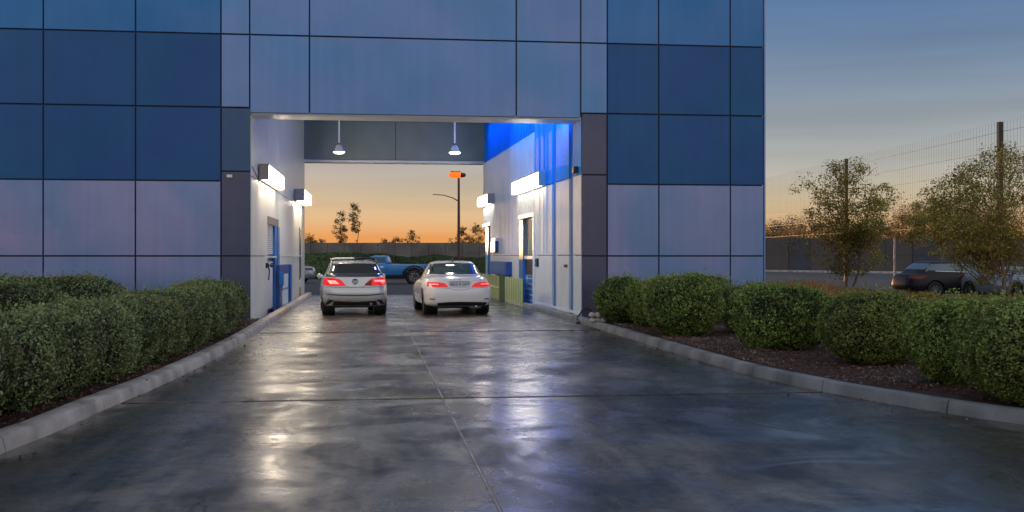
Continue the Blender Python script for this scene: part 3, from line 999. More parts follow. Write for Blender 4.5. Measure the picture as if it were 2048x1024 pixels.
# pendants
def pendant(px, dep, ztop, label):
    x, y_ = on_depth(px, dep)
    t = thing('pendant_lamp', label, 'pendant lamp', (x, y_, 7.0), 0, 'pendant lamps under the passage ceiling')
    a = MB(); a.tube([(x, y_, 7.0), (x, y_, ztop + 0.02)], 0.028, 8); hang(t, a, 'rod', M['trim_white'], smooth=True)
    a = MB(); a.lathe([(0.05, ztop + 0.05), (0.055, ztop), (0.04, ztop - 0.02)], (x, y_, 0), n=16); hang(t, a, 'socket', M['greymetal'], smooth=True)
    a = MB(); a.lathe([(0.045, ztop - 0.01), (0.09, ztop - 0.05), (0.13, ztop - 0.16), (0.185, ztop - 0.225), (0.19, ztop - 0.235), (0.175, ztop - 0.233), (0.12, ztop - 0.165), (0.08, ztop - 0.06), (0.03, ztop - 0.03)], (x, y_, 0), n=28, cap=False)
    hang(t, a, 'lamp_shade', M['trim_white'], smooth=True)
    a = MB(); a.lathe([(0.02, ztop - 0.05), (0.07, ztop - 0.12), (0.165, ztop - 0.245), (0.12, ztop - 0.275), (0.02, ztop - 0.285)], (x, y_, 0), n=24); hang(t, a, 'bulb', M['lamp_pend'], smooth=True)
    l = bpy.data.lights.new('pendant_glow', 'SPOT'); l.spot_size = math.radians(150); l.spot_blend = 0.6; l.energy = 90; l.color = (1, 0.92, 0.8); l.shadow_soft_size = 0.12
    lo = bpy.data.objects.new('light_source', l); lo.location = (0, 0, ztop - 0.42 - 7.0); link(lo, t)


pendant(678, 34, zpx(289, 34), 'left of the two pendant lamps hanging in the passage')
pendant(909.5, 34, zpx(290, 34), 'right of the two pendant lamps hanging in the passage')

# blue uplight bar along the top of the right wall, behind the soffit
t = thing('blue_light_bar', 'blue light bar over the right passage wall behind the soffit', 'light bar', (xr(30) - 0.3, 30, 6.6))
hang(t, wbox(1, 28.0, 43.0, 0.66, 0.80, 6.89, 6.99), 'housing', M['greymetal'])
hang(t, wbox(1, 28.05, 42.95, 0.62, 0.658, 6.90, 6.98), 'tube', emis('lit blue tube', (0.02, 0.22, 1.0), 1.5))
for (ya, yb_, e_) in ((27.9, 31.5, 45), (31.5, 37.0, 110), (37.0, 43.4, 30)):
    l = bpy.data.lights.new('blue_wash', 'AREA'); l.shape = 'RECTANGLE'; l.size = yb_ - ya; l.size_y = 0.08
    l.energy = e_; l.color = (0.0, 0.27, 1.0); l.spread = math.radians(110)
    lo = bpy.data.objects.new('light_source', l)
    ym = (ya + yb_) / 2
    d_ = Vector((0.66, 0, -0.75))           # down and towards the wall
    xa = Vector((-0.03, 1, 0)).normalized()
    z_ = -d_; z_ = (z_ - xa * z_.dot(xa)).normalized(); y__ = z_.cross(xa)
    mt = Matrix((xa, y__, z_)).transposed().to_4x4()
    mt.translation = Vector((xr(ym) - 0.62, ym, 6.86)) - Vector(t.location)
    lo.matrix_world = mt
    link(lo, t)

l = bpy.data.lights.new('blue_wash', 'AREA'); l.shape = 'RECTANGLE'; l.size = 0.1; l.size_y = 1.2
l.energy = 70; l.color = (0.0, 0.30, 1.0); l.spread = math.radians(110)
lo = bpy.data.objects.new('light_source', l)
z_ = -Vector((0.36, 0.90, -0.24)).normalized(); xa = Vector((0, 0, 1)).cross(z_).normalized(); y__ = z_.cross(xa)
mt = Matrix((xa, y__, z_)).transposed().to_4x4(); mt.translation = Vector((xr(27.9) - 0.75, 27.85, 5.75)) - Vector(t.location)
lo.matrix_world = mt; link(lo, t)
hang(t, (lambda q: q.box(xr(27.9) - 0.83, xr(27.9) - 0.69, 27.74, 27.80, 5.1, 6.4))(MB()), 'corner_housing', M['greymetal'])

# green slatted screen along the right wall
gv0, gv1 = wall_v(1041, 1, 0.25), 44.4
t = thing('picket_screen', 'low green screen with pale yellow pickets along the right passage wall', 'fence', (xr(40), 40, 0))
hang(t, wbox(1, gv0, gv1, 0.14, 0.17, 0.03, 0.86), 'green_board', M['green_board'])
v = gv0 + 0.05; k = 0
while v < gv1 - 0.1:
    if not (38.0 < v < 39.2):
        hang(t, wbox(1, v, v + 0.12, 0.172, 0.20, 0.02, 0.88 + 0.02 * rnd.random()), 'picket', M['picket'])
    v += 0.38; k += 1
hang(t, wbox(1, 38.0, 39.2, 0.172, 0.23, 0.02, 0.90), 'post_panel', M['green_board'], bevel=0.01)
hang(t, wbox(1, 39.3, gv1, 0.211, 0.225, 0.45, 0.50), 'rail', M['picket'])

# black hose hanging over the kerb at the right pillar
t = thing('black_hose', 'short black hose draped over the kerb at the right pillar', 'hose', (5.02, 26.55, 0))
hx = 5.13
c_ = MB(); c_.tube([(hx + 0.25, 26.72, 0.28), (hx + 0.12, 26.66, 0.34), (hx + 0.0, 26.6, 0.27), (hx - 0.08, 26.5, 0.17), (hx - 0.16, 26.35, 0.14), (hx - 0.2, 26.2, 0.06), (hx - 0.17, 25.95, 0.02), (hx - 0.3, 25.7, 0.02)], 0.022, 8)
hang(t, c_, 'hose', M['black'], smooth=True)
# ------------------------------------------------------------------ cars
def ring_pts(w, yr, yf, zr, zf, n=4.0, N=72, nf=None):
    out = []
    ym, hl = (yr + yf) / 2, (yf - yr) / 2
    for k in range(N):
        a = 2 * math.pi * (k + 0.5) / N
        ca, sa = math.cos(a), math.sin(a)
        e = n if (sa < 0 or nf is None) else nf
        x = w * math.copysign(abs(ca) ** (2 / e), ca)
        y = ym + hl * math.copysign(abs(sa) ** (2 / e), sa)
        t = (y - yr) / (yf - yr)
        out.append((x, y, zr + (zf - zr) * t))
    return out


def catmull(p0, p1, p2, p3, t):
    return [0.5 * ((2 * b_) + (c_ - a_) * t + (2 * a_ - 5 * b_ + 4 * c_ - d_) * t * t + (3 * b_ - a_ - 3 * c_ + d_) * t ** 3)
            for a_, b_, c_, d_ in zip(p0, p1, p2, p3)]


class Car:
    """body lofted from plan outlines (half width, rear y, front y, rear z, front z, corner exponent); rear at y = 0"""

    def __init__(s, name, label, cat, loc, heading, rings, paint, group=None, sub=4):
        s.t = thing(name, label, cat, loc, heading, group)
        s.N = 72
        rr = []
        rings = [tuple(q[:5]) + (q[5] + (3.0 if q[3] < 0.9 else 1.4 if q[3] < 1.2 else 1.0),) for q in rings]
        for i in range(len(rings) - 1):
            a = rings[max(i - 1, 0)]; b_ = rings[i]; c_ = rings[i + 1]; d_ = rings[min(i + 2, len(rings) - 1)]
            for k in range(sub):
                rr.append(catmull(a, b_, c_, d_, k / sub))
        rr.append(list(rings[-1]))
        vs, fs = [], []
        for r in rr:
            vs += ring_pts(r[0], r[1], r[2], r[3], r[4], r[5], s.N)
        N = s.N
        for i in range(len(rr) - 1):
            for k in range(N):
                a, b_ = i * N + k, i * N + (k + 1) % N
                fs.append((a, b_, b_ + N, a + N))
        fs.append(tuple(range(N - 1, -1, -1)))
        m = (len(rr) - 1) * N
        fs.append(tuple(m + k for k in range(N)))
        s.mb = MB(); s.mb.add(vs, fs)
        s.bvh = BVHTree.FromPolygons([Vector(v_) for v_ in vs], fs)
        s.paint = paint
        s.wheels = []

    def finish_body(s, wheel_pos, r_arch, x_in=0.52):
        me = s.mb.mesh('body')
        bm = bmesh.new(); bm.from_mesh(me)
        bmesh.ops.recalc_face_normals(bm, faces=bm.faces)
        bm.to_mesh(me); bm.free()
        me.polygons.foreach_set('use_smooth', [True] * len(me.polygons))
        me.materials.append(s.paint)
        o = bpy.data.objects.new('body', me)
        link(o, s.t)
        cut = MB()
        for (y_, z_) in wheel_pos:
            for sd in (-1, 1):
                cut.lathe([(r_arch, sd * x_in), (r_arch, sd * 1.3)], (0, y_, z_), 'x', 40)
        cme = cut.mesh('cut')
        bm = bmesh.new(); bm.from_mesh(cme)
        bmesh.ops.recalc_face_normals(bm, faces=bm.faces); bm.to_mesh(cme); bm.free()
        cme.materials.append(s.paint)
        co = bpy.data.objects.new('cut', cme)
        COL.objects.link(co)
        md = o.modifiers.new('b', 'BOOLEAN'); md.operation = 'DIFFERENCE'; md.object = co; md.solver = 'EXACT'
        # the two objects are compared in place, so the cutter takes the car's own frame
        bpy.context.view_layer.update()
        co.matrix_world = s.t.matrix_world
        bpy.context.view_layer.update()
        dg = bpy.context.evaluated_depsgraph_get()
        nm = bpy.data.meshes.new_from_object(o.evaluated_get(dg))
        o.modifiers.clear()
        o.data = nm
        nm.name = 'body'
        try:
            nm.set_sharp_from_angle(angle=math.radians(38))
        except Exception:
            pass
        bpy.data.objects.remove(co)
        bpy.data.meshes.remove(cme)
        bpy.data.meshes.remove(me)
        s.body = o
        # dark liners inside the arches
        for (y_, z_) in wheel_pos:
            for sd in (-1, 1):
                l = MB(); l.lathe([(r_arch - 0.004, sd * (x_in + 0.004)), (r_arch - 0.006, sd * 0.78)], (0, y_, z_), 'x', 28, cap=False)
                l.lathe([(0.02, sd * (x_in + 0.01)), (r_arch - 0.004, sd * (x_in + 0.01))], (0, y_, z_), 'x', 28, cap=False)
                l.build('wheel_liner', M['black'], s.t)

    def hit(s, axis, u, z):
        # project on the body: axis 'r' rear, 'f' front, '-' left side, '+' right side, 't' top
        if axis == 'r': o, d = Vector((u, -3, z)), Vector((0, 1, 0))
        elif axis == 'f': o, d = Vector((u, 12, z)), Vector((0, -1, 0))
        elif axis == '-': o, d = Vector((-3, u, z)), Vector((1, 0, 0))
        elif axis == '+': o, d = Vector((3, u, z)), Vector((-1, 0, 0))
        else: o, d = Vector((u, z, 5)), Vector((0, 0, -1))
        h = s.bvh.ray_cast(o, d)
        if h[0] is None: return None, None
        n = h[1]
        if n.dot(d) > 0: n = -n
        return h[0], n

    def patch(s, name, axis, top, bot, m, off=0.006, nu=16, nv=6, parent=None, thick=True):
        """a piece laid on the body between two curves given in the view along the axis"""
        def samp(c, t):
            L = len(c) - 1
            i = min(int(t * L), L - 1); f = t * L - i
            return (c[i][0] + (c[i + 1][0] - c[i][0]) * f, c[i][1] + (c[i + 1][1] - c[i][1]) * f)
        grid = []
        for j in range(nv + 1):
            row = []
            for i in range(nu + 1):
                a = samp(top, i / nu); b_ = samp(bot, i / nu)
                f = j / nv
                u, z = a[0] + (b_[0] - a[0]) * f, a[1] + (b_[1] - a[1]) * f
                p, n = s.hit(axis, u, z)
                row.append((p, n) if p is not None else None)
            grid.append(row)
        vs, idx = [], {}
        for j, row in enumerate(grid):
            for i, q in enumerate(row):
                if q is None: continue
                idx[(i, j)] = len(vs)
                vs.append(tuple(q[0] + q[1] * off))
        nb = len(vs)
        back = [tuple(q[0] - q[1] * 0.012) for row in grid for q in row if q is not None]
        fs = []
        for j in range(nv):
            for i in range(nu):
                k = [(i, j), (i + 1, j), (i + 1, j + 1), (i, j + 1)]
                if all(c in idx for c in k):
                    fs.append(tuple(idx[c] for c in k))
        # rim down into the body
        from collections import Counter
        ec = Counter()
        for f in fs:
            for a, b_ in zip(f, f[1:] + f[:1]):
                ec[(min(a, b_), max(a, b_))] += 1
        rim = [e for e, c in ec.items() if c == 1]
        fs2 = fs + [(a, b_, b_ + nb, a + nb) for a, b_ in rim]
        if not fs: return None
        q = MB(); q.add(vs + back, fs2)
        return q.build(name, m, parent or s.t, smooth=True, center=False, loc=(0, 0, 0))

    def sym(s, name, axis, top, bot, m, **kw):
        r = []
        for sg in (-1, 1):
            if axis in ('r', 'f', 't'):
                r.append(s.patch(name, axis, [(sg * x, z) for x, z in top], [(sg * x, z) for x, z in bot], m, **kw))
            else:
                r.append(s.patch(name, '+' if sg > 0 else '-', top, bot, m, **kw))
        return r

    def line(s, name, axis, pts, w, m, off=0.003):
        # a seam: thin strip following points
        a, b_ = [], []
        for i, p in enumerate(pts):
            q = pts[min(i + 1, len(pts) - 1)]; o = pts[max(i - 1, 0)]
            dx, dz = q[0] - o[0], q[1] - o[1]
            L = math.hypot(dx, dz) or 1
            a.append((p[0] - dz / L * w / 2, p[1] + dx / L * w / 2)); b_.append((p[0] + dz / L * w / 2, p[1] - dx / L * w / 2))
        return s.patch(name, axis, a, b_, m, off=off, nu=max(6, 5 * (len(pts) - 1)), nv=1)

    def wheel(s, y_, sd, r=0.33, w=0.22, track=0.78, spokes=10, steer=0.0):
        hub = bpy.data.objects.new('wheel', None)
        hub.location = (sd * track, y_, r)
        hub.rotation_euler = (0, 0, steer)
        link(hub, s.t)
        h = w / 2
        q = MB()
        q.lathe([(r * 0.64, -h * 0.8), (r * 0.80, -h), (r * 0.95, -h * 0.92), (r, -h * 0.62), (r, -h * 0.2), (r * 0.985, -h * 0.17), (r * 0.985, -h * 0.1), (r, -h * 0.07),
                 (r, h * 0.07), (r * 0.985, h * 0.1), (r * 0.985, h * 0.17), (r, h * 0.2), (r, h * 0.62), (r * 0.95, h * 0.92), (r * 0.80, h), (r * 0.64, h * 0.8)], axis='x', n=36, cap=False)
        q.build('tyre', M['tyre'], hub, smooth=True)
        q = MB()
        q.lathe([(r * 0.66, -h * 0.8), (r * 0.62, -h * 0.7), (r * 0.6, h * 0.7 * 1), (r * 0.66, h * 0.82)], axis='x', n=32, cap=False)
        q.lathe([(0.02, sd * h * 0.62), (r * 0.18, sd * h * 0.66), (r * 0.2, sd * h * 0.4)], axis='x', n=16)
        for k in range(spokes):
            a = 2 * math.pi * k / spokes
            c, sn = math.cos(a), math.sin(a)
            wv = r * 0.05
            p0, p1 = r * 0.14, r * 0.63
            x0, x1 = sd * h * 0.38, sd * h * 0.62
            vs = []
            for x_ in (x0, x1):
                vs += [(x_, c * p0 - sn * wv, sn * p0 + c * wv), (x_, c * p1 - sn * wv * 1.3, sn * p1 + c * wv * 1.3), (x_, c * p1 + sn * wv * 1.3, sn * p1 - c * wv * 1.3), (x_, c * p0 + sn * wv, sn * p0 - c * wv)]
            q.hexa(vs)
        q.build('rim', M['rim'], hub, smooth=False)
        q = MB(); q.lathe([(0.02, sd * h * 0.1), (r * 0.55, sd * h * 0.1), (r * 0.55, sd * h * 0.02)], axis='x', n=24)
        q.build('brake_disc', M['black'], hub)
        return hub

    def add(s, mb, name, m, parent=None, smooth=True, bevel=0.0):
        return mb.build(name, m, parent or s.t, smooth=smooth, bevel=bevel)


def text_mesh(body, size, name, m, parent, loc, rot, depth=0.004):
    cu = bpy.data.curves.new(name, 'FONT')
    cu.body = body; cu.size = size; cu.extrude = depth; cu.align_x = 'CENTER'; cu.align_y = 'CENTER'
    tmp = bpy.data.objects.new(name, cu)
    COL.objects.link(tmp)
    dg = bpy.context.evaluated_depsgraph_get()
    me = bpy.data.meshes.new_from_object(tmp.evaluated_get(dg))
    bpy.data.objects.remove(tmp)
    me.materials.clear(); me.materials.append(m)
    o = bpy.data.objects.new(name, me)
    o.location = loc; o.rotation_euler = rot
    link(o, parent)
    return o


def underside(car, L, w=0.7, zb=0.2, y0=0.25):
    q = MB(); q.box(-w, w, y0 + 0.1, L - 0.5, zb, zb + 0.2)
    car.add(q, 'underbody', M['black'], smooth=False, bevel=0.02)


def mirrors(car, y_, z_, w, m):
    for sd in (-1, 1):
        q = MB()
        pr = [(0.02, 0), (0.07, 0.015), (0.085, 0.06), (0.075, 0.12), (0.03, 0.16)]
        q.lathe([(r_, h_) for r_, h_ in pr], (0, 0, 0), 'y', 16)
        q.v = [(x * 1.1 + sd * (w + 0.10), y + y_, z * 0.85 + z_) for x, y, z in q.v]
        car.add(q, 'mirror', m)
        q = MB(); q.tube([(sd * (w - 0.06), y_ + 0.08, z_ - 0.06), (sd * (w + 0.1), y_ + 0.08, z_ - 0.02)], 0.018, 6)
        car.add(q, 'mirror_arm', M['black'])


# ---- silver hatchback at the left ------------------------------------------
def silver_car():
    x, y_ = on_depth(710.5, 29.6)
    L = 4.35
    R = [(0.78, 0.30, 4.10, 0.235, 0.22, 4), (0.85, 0.12, 4.24, 0.27, 0.25, 4.2), (0.885, 0.04, 4.32, 0.38, 0.36, 4.3), (0.89, 0.0, 4.35, 0.53, 0.5, 4.2),
         (0.90, 0.0, 4.35, 0.66, 0.6, 4.2), (0.895, 0.05, 4.30, 0.80, 0.70, 4), (0.885, 0.07, 4.18, 0.95, 0.78, 3.8), (0.86, 0.09, 3.95, 1.055, 0.86, 3.6), (0.80, 0.14, 3.2, 1.115, 0.97, 3.6),
         (0.745, 0.28, 2.95, 1.20, 1.14, 3.5), (0.655, 0.52, 2.45, 1.36, 1.37, 3.4), (0.59, 0.72, 2.15, 1.425, 1.44, 3.4), (0.45, 0.95, 1.95, 1.455, 1.46, 3.2), (0.2, 1.2, 1.7, 1.47, 1.47, 3)]
    c = Car('silver_car', 'silver hatchback with lit red tail lights waiting in the left lane', 'car', (x, y_, 0), math.radians(3.2), R, M['paint_silver'])
    c.finish_body([(0.72, 0.33), (3.42, 0.33)], 0.375)
    underside(c, L, zb=0.2, w=0.62, y0=0.3)
    # glass
    c.patch('rear_window', 'r', [(-0.60, 1.375), (-0.3, 1.395), (0, 1.40), (0.3, 1.395), (0.60, 1.375)], [(-0.70, 1.135), (-0.35, 1.13), (0, 1.128), (0.35, 1.13), (0.70, 1.135)], M['glass_dark'], off=0.005, nu=24, nv=8)
    # dark reflective band and the small lip under the glass
    c.patch('spoiler_lip', 'r', [(-0.74, 1.12), (0, 1.112), (0.74, 1.12)], [(-0.77, 1.045), (0, 1.035), (0.77, 1.045)], mat('slate gloss band', (0.07, 0.08, 0.12), 0.15, 0.3), off=0.014, nu=24, nv=4)
    # tail lights: broad outside, drawn to a point inwards
    lt = c.sym('tail_light', 'r', [(0.80, 1.00), (0.62, 1.01), (0.42, 0.985), (0.34, 0.93)], [(0.84, 0.83), (0.6, 0.80), (0.36, 0.80), (0.245, 0.805)], M['lamp_red'], off=0.012, nu=16, nv=6)
    c.patch('lit_bulb', 'r', [(-0.72, 0.94), (-0.52, 0.94)], [(-0.66, 0.85), (-0.42, 0.85)], M['lamp_red_hot'], off=0.017, nu=8, nv=4, parent=lt[0])
    c.patch('lit_bulb', 'r', [(0.50, 0.955), (0.78, 0.95)], [(0.52, 0.90), (0.80, 0.895)], M['lamp_red_hot'], off=0.017, nu=10, nv=3, parent=lt[1])
    c.patch('dark_lens', 'r', [(0.27, 0.86), (0.44, 0.97)], [(0.25, 0.805), (0.44, 0.805)], M['lamp_red_dark'], off=0.016, nu=8, nv=4, parent=lt[1])
    # tailgate edges and crease
    c.line('tailgate_seam', 'r', [(-0.80, 0.775), (-0.4, 0.765), (0, 0.762), (0.4, 0.765), (0.80, 0.775)], 0.012, M['black'])
    c.line('tailgate_seam', 'r', [(-0.235, 0.80), (-0.20, 0.765)], 0.01, M['black'])
    c.line('tailgate_seam', 'r', [(0.235, 0.80), (0.20, 0.765)], 0.01, M['black'])
    c.patch('bumper_crease', 'r', [(-0.82, 0.60), (-0.4, 0.57), (0, 0.562), (0.4, 0.57), (0.82, 0.60)], [(-0.82, 0.575), (-0.4, 0.535), (0, 0.525), (0.4, 0.535), (0.82, 0.575)], mat('painted crease shadow', (0.06, 0.065, 0.09), 0.3), off=0.004, nu=24, nv=2)  # shade in the bumper crease, laid on as a dark strip
    c.patch('rear_bumper', 'r', [(-0.84, 0.55), (-0.4, 0.515), (0, 0.508), (0.4, 0.515), (0.84, 0.55)], [(-0.83, 0.46), (-0.4, 0.42), (0, 0.415), (0.4, 0.42), (0.83, 0.46)], M['paint_silver'], off=0.022, nu=28, nv=5)
    # dark lower insert with slanted corner vents
    c.patch('diffuser', 'r', [(-0.56, 0.40), (0, 0.37), (0.56, 0.40)], [(-0.60, 0.285), (0, 0.28), (0.60, 0.285)], M['black'], off=0.008, nu=24, nv=5)
    c.sym('corner_vent', 'r', [(0.56, 0.415), (0.68, 0.435)], [(0.72, 0.30), (0.80, 0.32)], M['black'], off=0.010, nu=6, nv=4)
    c.sym('vent_trim', 'r', [(0.64, 0.45), (0.685, 0.452)], [(0.79, 0.30), (0.815, 0.32)], M['greymetal'], off=0.016, nu=4, nv=6)
    # emblem: ring with an upright mark inside, small letters below
    p, n = c.hit('r', 0, 0.925)
    em = bpy.data.objects.new('emblem', None); em.location = p + Vector((0, -0.02, 0)); link(em, c.t)
    q = MB()
    q.tube([(0.075 * math.cos(a), 0, 0.055 * math.sin(a)) for a in [2 * math.pi * k / 28 for k in range(29)]], 0.009, 6)
    q.build('ring', M['ink'], em, smooth=True)
    q = MB()
    for dx in (-0.028, 0.0, 0.022): q.box(dx - 0.005, dx + 0.005, -0.008, 0.004, -0.03, 0.03)
    q.box(-0.045, 0.045, -0.008, 0.004, 0.028, 0.038)
    q.build('mark', M['ink'], em)
    p, n = c.hit('r', 0, 0.845)
    text_mesh('ICP', 0.055, 'lettering', M['ink'], c.t, p + Vector((0, -0.008, 0)), (math.radians(90), 0, 0))
    # side glass
    c.sym('side_window', '+', [(0.80, 1.32), (1.2, 1.385), (1.75, 1.39), (2.2, 1.34)], [(0.55, 1.12), (1.2, 1.09), (1.9, 1.07), (2.75, 1.05)], M['glass_dark'], off=0.005, nu=22, nv=6)
    for yy in (1.42, 2.3):
        for ax in '+-':
            c.line('door_seam', ax, [(yy, 1.05), (yy, 0.4)], 0.01, M['black'])
    for ax in '+-':
        c.line('pillar', ax, [(1.45, 1.37), (1.42, 1.08)], 0.06, M['black'], off=0.008)
        c.patch('sill_trim', ax, [(1.1, 0.34), (3.0, 0.34)], [(1.1, 0.26), (3.0, 0.26)], M['black'], off=0.008, nu=12, nv=2)
    # front
    c.patch('windscreen', 'f', [(-0.55, 1.36), (0.55, 1.36)], [(-0.70, 1.05), (0.70, 1.05)], M['glass_dark'], nu=20, nv=8)
    c.sym('headlight', 'f', [(0.5, 0.72), (0.82, 0.76)], [(0.48, 0.62), (0.84, 0.66)], M['chrome'], nu=8, nv=3)
    c.patch('grille', 'f', [(-0.45, 0.62), (0.45, 0.62)], [(-0.5, 0.42), (0.5, 0.42)], M['black'], nu=12, nv=4)
    mirrors(c, 2.62, 1.02, 0.80, M['paint_silver'])
    # roof rails on feet and a dark cross load carrier
    for sd in (-1, 1):
        q = MB(); q.tube([(sd * 0.60, 0.72, 1.40), (sd * 0.615, 0.82, 1.478), (sd * 0.61, 1.3, 1.51), (sd * 0.60, 1.9, 1.505), (sd * 0.59, 2.15, 1.45)], 0.021, 8)
        c.add(q, 'roof_rail', M['greymetal'] if sd < 0 else M['black'])
    q = MB(); q.tube([(-0.60, 1.25, 1.51), (-0.5, 1.25, 1.532), (0.02, 1.25, 1.54)], 0.022, 8); c.add(q, 'cross_bar', M['trim_white'])
    q = MB(); q.tube([(0.03, 1.25, 1.54), (0.5, 1.25, 1.532), (0.60, 1.25, 1.51)], 0.03, 8); c.add(q, 'cross_bar', M['black'])
    q = MB(); q.tube([(0.0, 0.78, 1.44), (0.005, 0.80, 1.56)], 0.006, 6); c.add(q, 'antenna', M['black'])
    q = MB(); q.tube([(0.42, 0.02, 0.315), (0.42, 0.4, 0.33)], 0.035, 12); c.add(q, 'exhaust', M['greymetal'])
    for yy in (0.72, 3.42):
        for sd in (-1, 1):
            c.wheel(yy, sd, 0.33, 0.25, 0.745)
    return c


# ---- white saloon at the right ----------------------------------------------
def white_car():
    x, y_ = on_depth(920, 29.6)
    L = 4.75
    R = [(0.78, 0.32, 4.40, 0.235, 0.22, 4), (0.87, 0.12, 4.60, 0.27, 0.25, 4.2), (0.915, 0.03, 4.70, 0.35, 0.35, 4.4), (0.93, 0.0, 4.75, 0.50, 0.48, 4.2),
         (0.935, 0.0, 4.75, 0.64, 0.6, 4.0), (0.925, 0.04, 4.70, 0.79, 0.70, 3.7), (0.90, 0.07, 4.55, 0.93, 0.79, 3.5), (0.865, 0.12, 4.3, 1.00, 0.84, 3.3), (0.81, 0.30, 3.7, 1.045, 0.92, 3.4),
         (0.765, 0.80, 3.45, 1.095, 1.00, 3.6), (0.70, 1.10, 3.05, 1.24, 1.20, 3.6), (0.61, 1.42, 2.6, 1.385, 1.38, 3.5), (0.53, 1.65, 2.35, 1.435, 1.43, 3.4), (0.38, 1.85, 2.15, 1.458, 1.455, 3.2), (0.15, 1.95, 2.05, 1.462, 1.462, 3)]
    c = Car('white_car', 'white saloon with red tail lights waiting in the right lane', 'car', (x, y_, 0), math.radians(2.6), R, M['paint_white'])
    c.finish_body([(0.98, 0.335), (3.78, 0.335)], 0.39)
    underside(c, L, zb=0.19, w=0.66, y0=0.25)
    c.patch('rear_window', 'r', [(-0.55, 1.385), (0, 1.41), (0.55, 1.385)], [(-0.725, 1.105), (0, 1.095), (0.725, 1.105)], M['glass_green'], off=0.005, nu=26, nv=9)
    lt = c.sym('tail_light', 'r', [(0.835, 0.885), (0.7, 0.895), (0.5, 0.888), (0.40, 0.87)], [(0.85, 0.79), (0.65, 0.772), (0.42, 0.768), (0.305, 0.768)], M['lamp_red'], off=0.012, nu=16, nv=5)
    for q_, sg in zip(lt, (-1, 1)):
        c.patch('lit_bulb', 'r', [(sg * 0.80, 0.85), (sg * 0.58, 0.852)], [(sg * 0.80, 0.828), (sg * 0.56, 0.83)], M['lamp_red_hot'], off=0.016, nu=8, nv=2, parent=q_)
    c.patch('plate_recess', 'r', [(-0.33, 0.905), (0, 0.912), (0.33, 0.905)], [(-0.26, 0.755), (0, 0.735), (0.26, 0.755)], mat('recess paint', (0.62, 0.62, 0.66), 0.3, coat=0.6), off=0.004, nu=16, nv=5)
    c.patch('number_plate', 'r', [(-0.25, 0.89), (0.25, 0.89)], [(-0.25, 0.78), (0.25, 0.78)], M['plate'], off=0.014, nu=8, nv=3)
    p, n = c.hit('r', 0, 0.838)
    text_mesh('IBEZ·R·DPY', 0.108, 'plate_lettering', M['ink'], c.t, p + Vector((0, -0.022, 0)), (math.radians(90), 0, 0))
    c.patch('plate_light_bar', 'r', [(-0.27, 0.915), (0.27, 0.915)], [(-0.28, 0.90), (0.28, 0.90)], M['ink'], off=0.012, nu=10, nv=1)
    p, n = c.hit('r', 0, 0.965)
    q = MB(); q.tube([(p.x - 0.028, p.y - 0.006, p.z + 0.012), (p.x - 0.015, p.y - 0.012, p.z - 0.012), (p.x, p.y - 0.012, p.z + 0.008), (p.x + 0.015, p.y - 0.012, p.z - 0.012), (p.x + 0.028, p.y - 0.006, p.z + 0.012)], 0.006, 6)
    c.add(q, 'emblem', M['greymetal'])
    c.line('boot_seam', 'r', [(-0.74, 0.755), (-0.3, 0.74), (-0.18, 0.70), (0, 0.685), (0.18, 0.70), (0.3, 0.74), (0.74, 0.755)], 0.010, M['greymetal'])
    c.line('boot_seam', 'r', [(-0.79, 1.02), (-0.86, 0.9)], 0.01, M['greymetal'])
    c.line('boot_seam', 'r', [(0.79, 1.02), (0.86, 0.9)], 0.01, M['greymetal'])
    c.patch('rear_valance', 'r', [(-0.60, 0.345), (-0.3, 0.37), (0, 0.375), (0.3, 0.37), (0.74, 0.36)], [(-0.60, 0.275), (0, 0.275), (0.70, 0.275)], M['black'], off=0.008, nu=24, nv=3)
    c.sym('reflector', 'r', [(0.66, 0.46), (0.80, 0.465)], [(0.66, 0.435), (0.80, 0.44)], M['lamp_red_dark'], off=0.01, nu=6, nv=1)
    for ax in '+-':
        c.patch('side_window', ax, [(1.15, 1.20), (1.45, 1.36), (1.9, 1.40), (2.28, 1.385)], [(1.02, 1.13), (1.5, 1.09), (1.9, 1.085), (2.30, 1.075)], M['glass_dark'], off=0.005, nu=18, nv=6)
        c.patch('side_window', ax, [(2.36, 1.385), (2.55, 1.34), (2.7, 1.29)], [(2.38, 1.075), (2.9, 1.06), (3.2, 1.05)], M['glass_dark'], off=0.005, nu=14, nv=6)
        c.line('chrome_strip', ax, [(0.98, 1.115), (1.9, 1.072), (3.2, 1.035)], 0.016, M['chrome'], off=0.008)
        c.line('door_seam', ax, [(2.32, 1.06), (2.32, 0.36)], 0.009, M['black'])
        c.line('door_seam', ax, [(1.50, 1.06), (1.40, 0.8), (1.52, 0.4)], 0.009, M['black'])
        c.patch('door_handle', ax, [(1.62, 0.93), (1.8, 0.935)], [(1.62, 0.905), (1.8, 0.91)], M['chrome'], off=0.03, nu=4, nv=1)
        c.patch('door_handle', ax, [(2.46, 0.92), (2.64, 0.925)], [(2.46, 0.895), (2.64, 0.90)], M['chrome'], off=0.03, nu=4, nv=1)
    c.patch('windscreen', 'f', [(-0.55, 1.35), (0.55, 1.35)], [(-0.70, 1.06), (0.70, 1.06)], M['glass_dark'], nu=20, nv=8)
    c.sym('headlight', 'f', [(0.5, 0.72), (0.84, 0.76)], [(0.48, 0.63), (0.86, 0.66)], M['chrome'], nu=8, nv=3)
    c.patch('grille', 'f', [(-0.4, 0.66), (0.4, 0.66)], [(-0.45, 0.42), (0.45, 0.42)], M['black'], nu=12, nv=4)
    mirrors(c, 2.95, 1.03, 0.84, M['black'])
    q = MB(); q.hexa([(-0.02, 1.62, 1.42), (0.02, 1.62, 1.42), (0.02, 1.80, 1.45), (-0.02, 1.80, 1.45), (-0.008, 1.60, 1.53), (0.008, 1.60, 1.53), (0.008, 1.66, 1.54), (-0.008, 1.66, 1.54)])
    c.add(q, 'antenna_fin', M['black'], smooth=False)
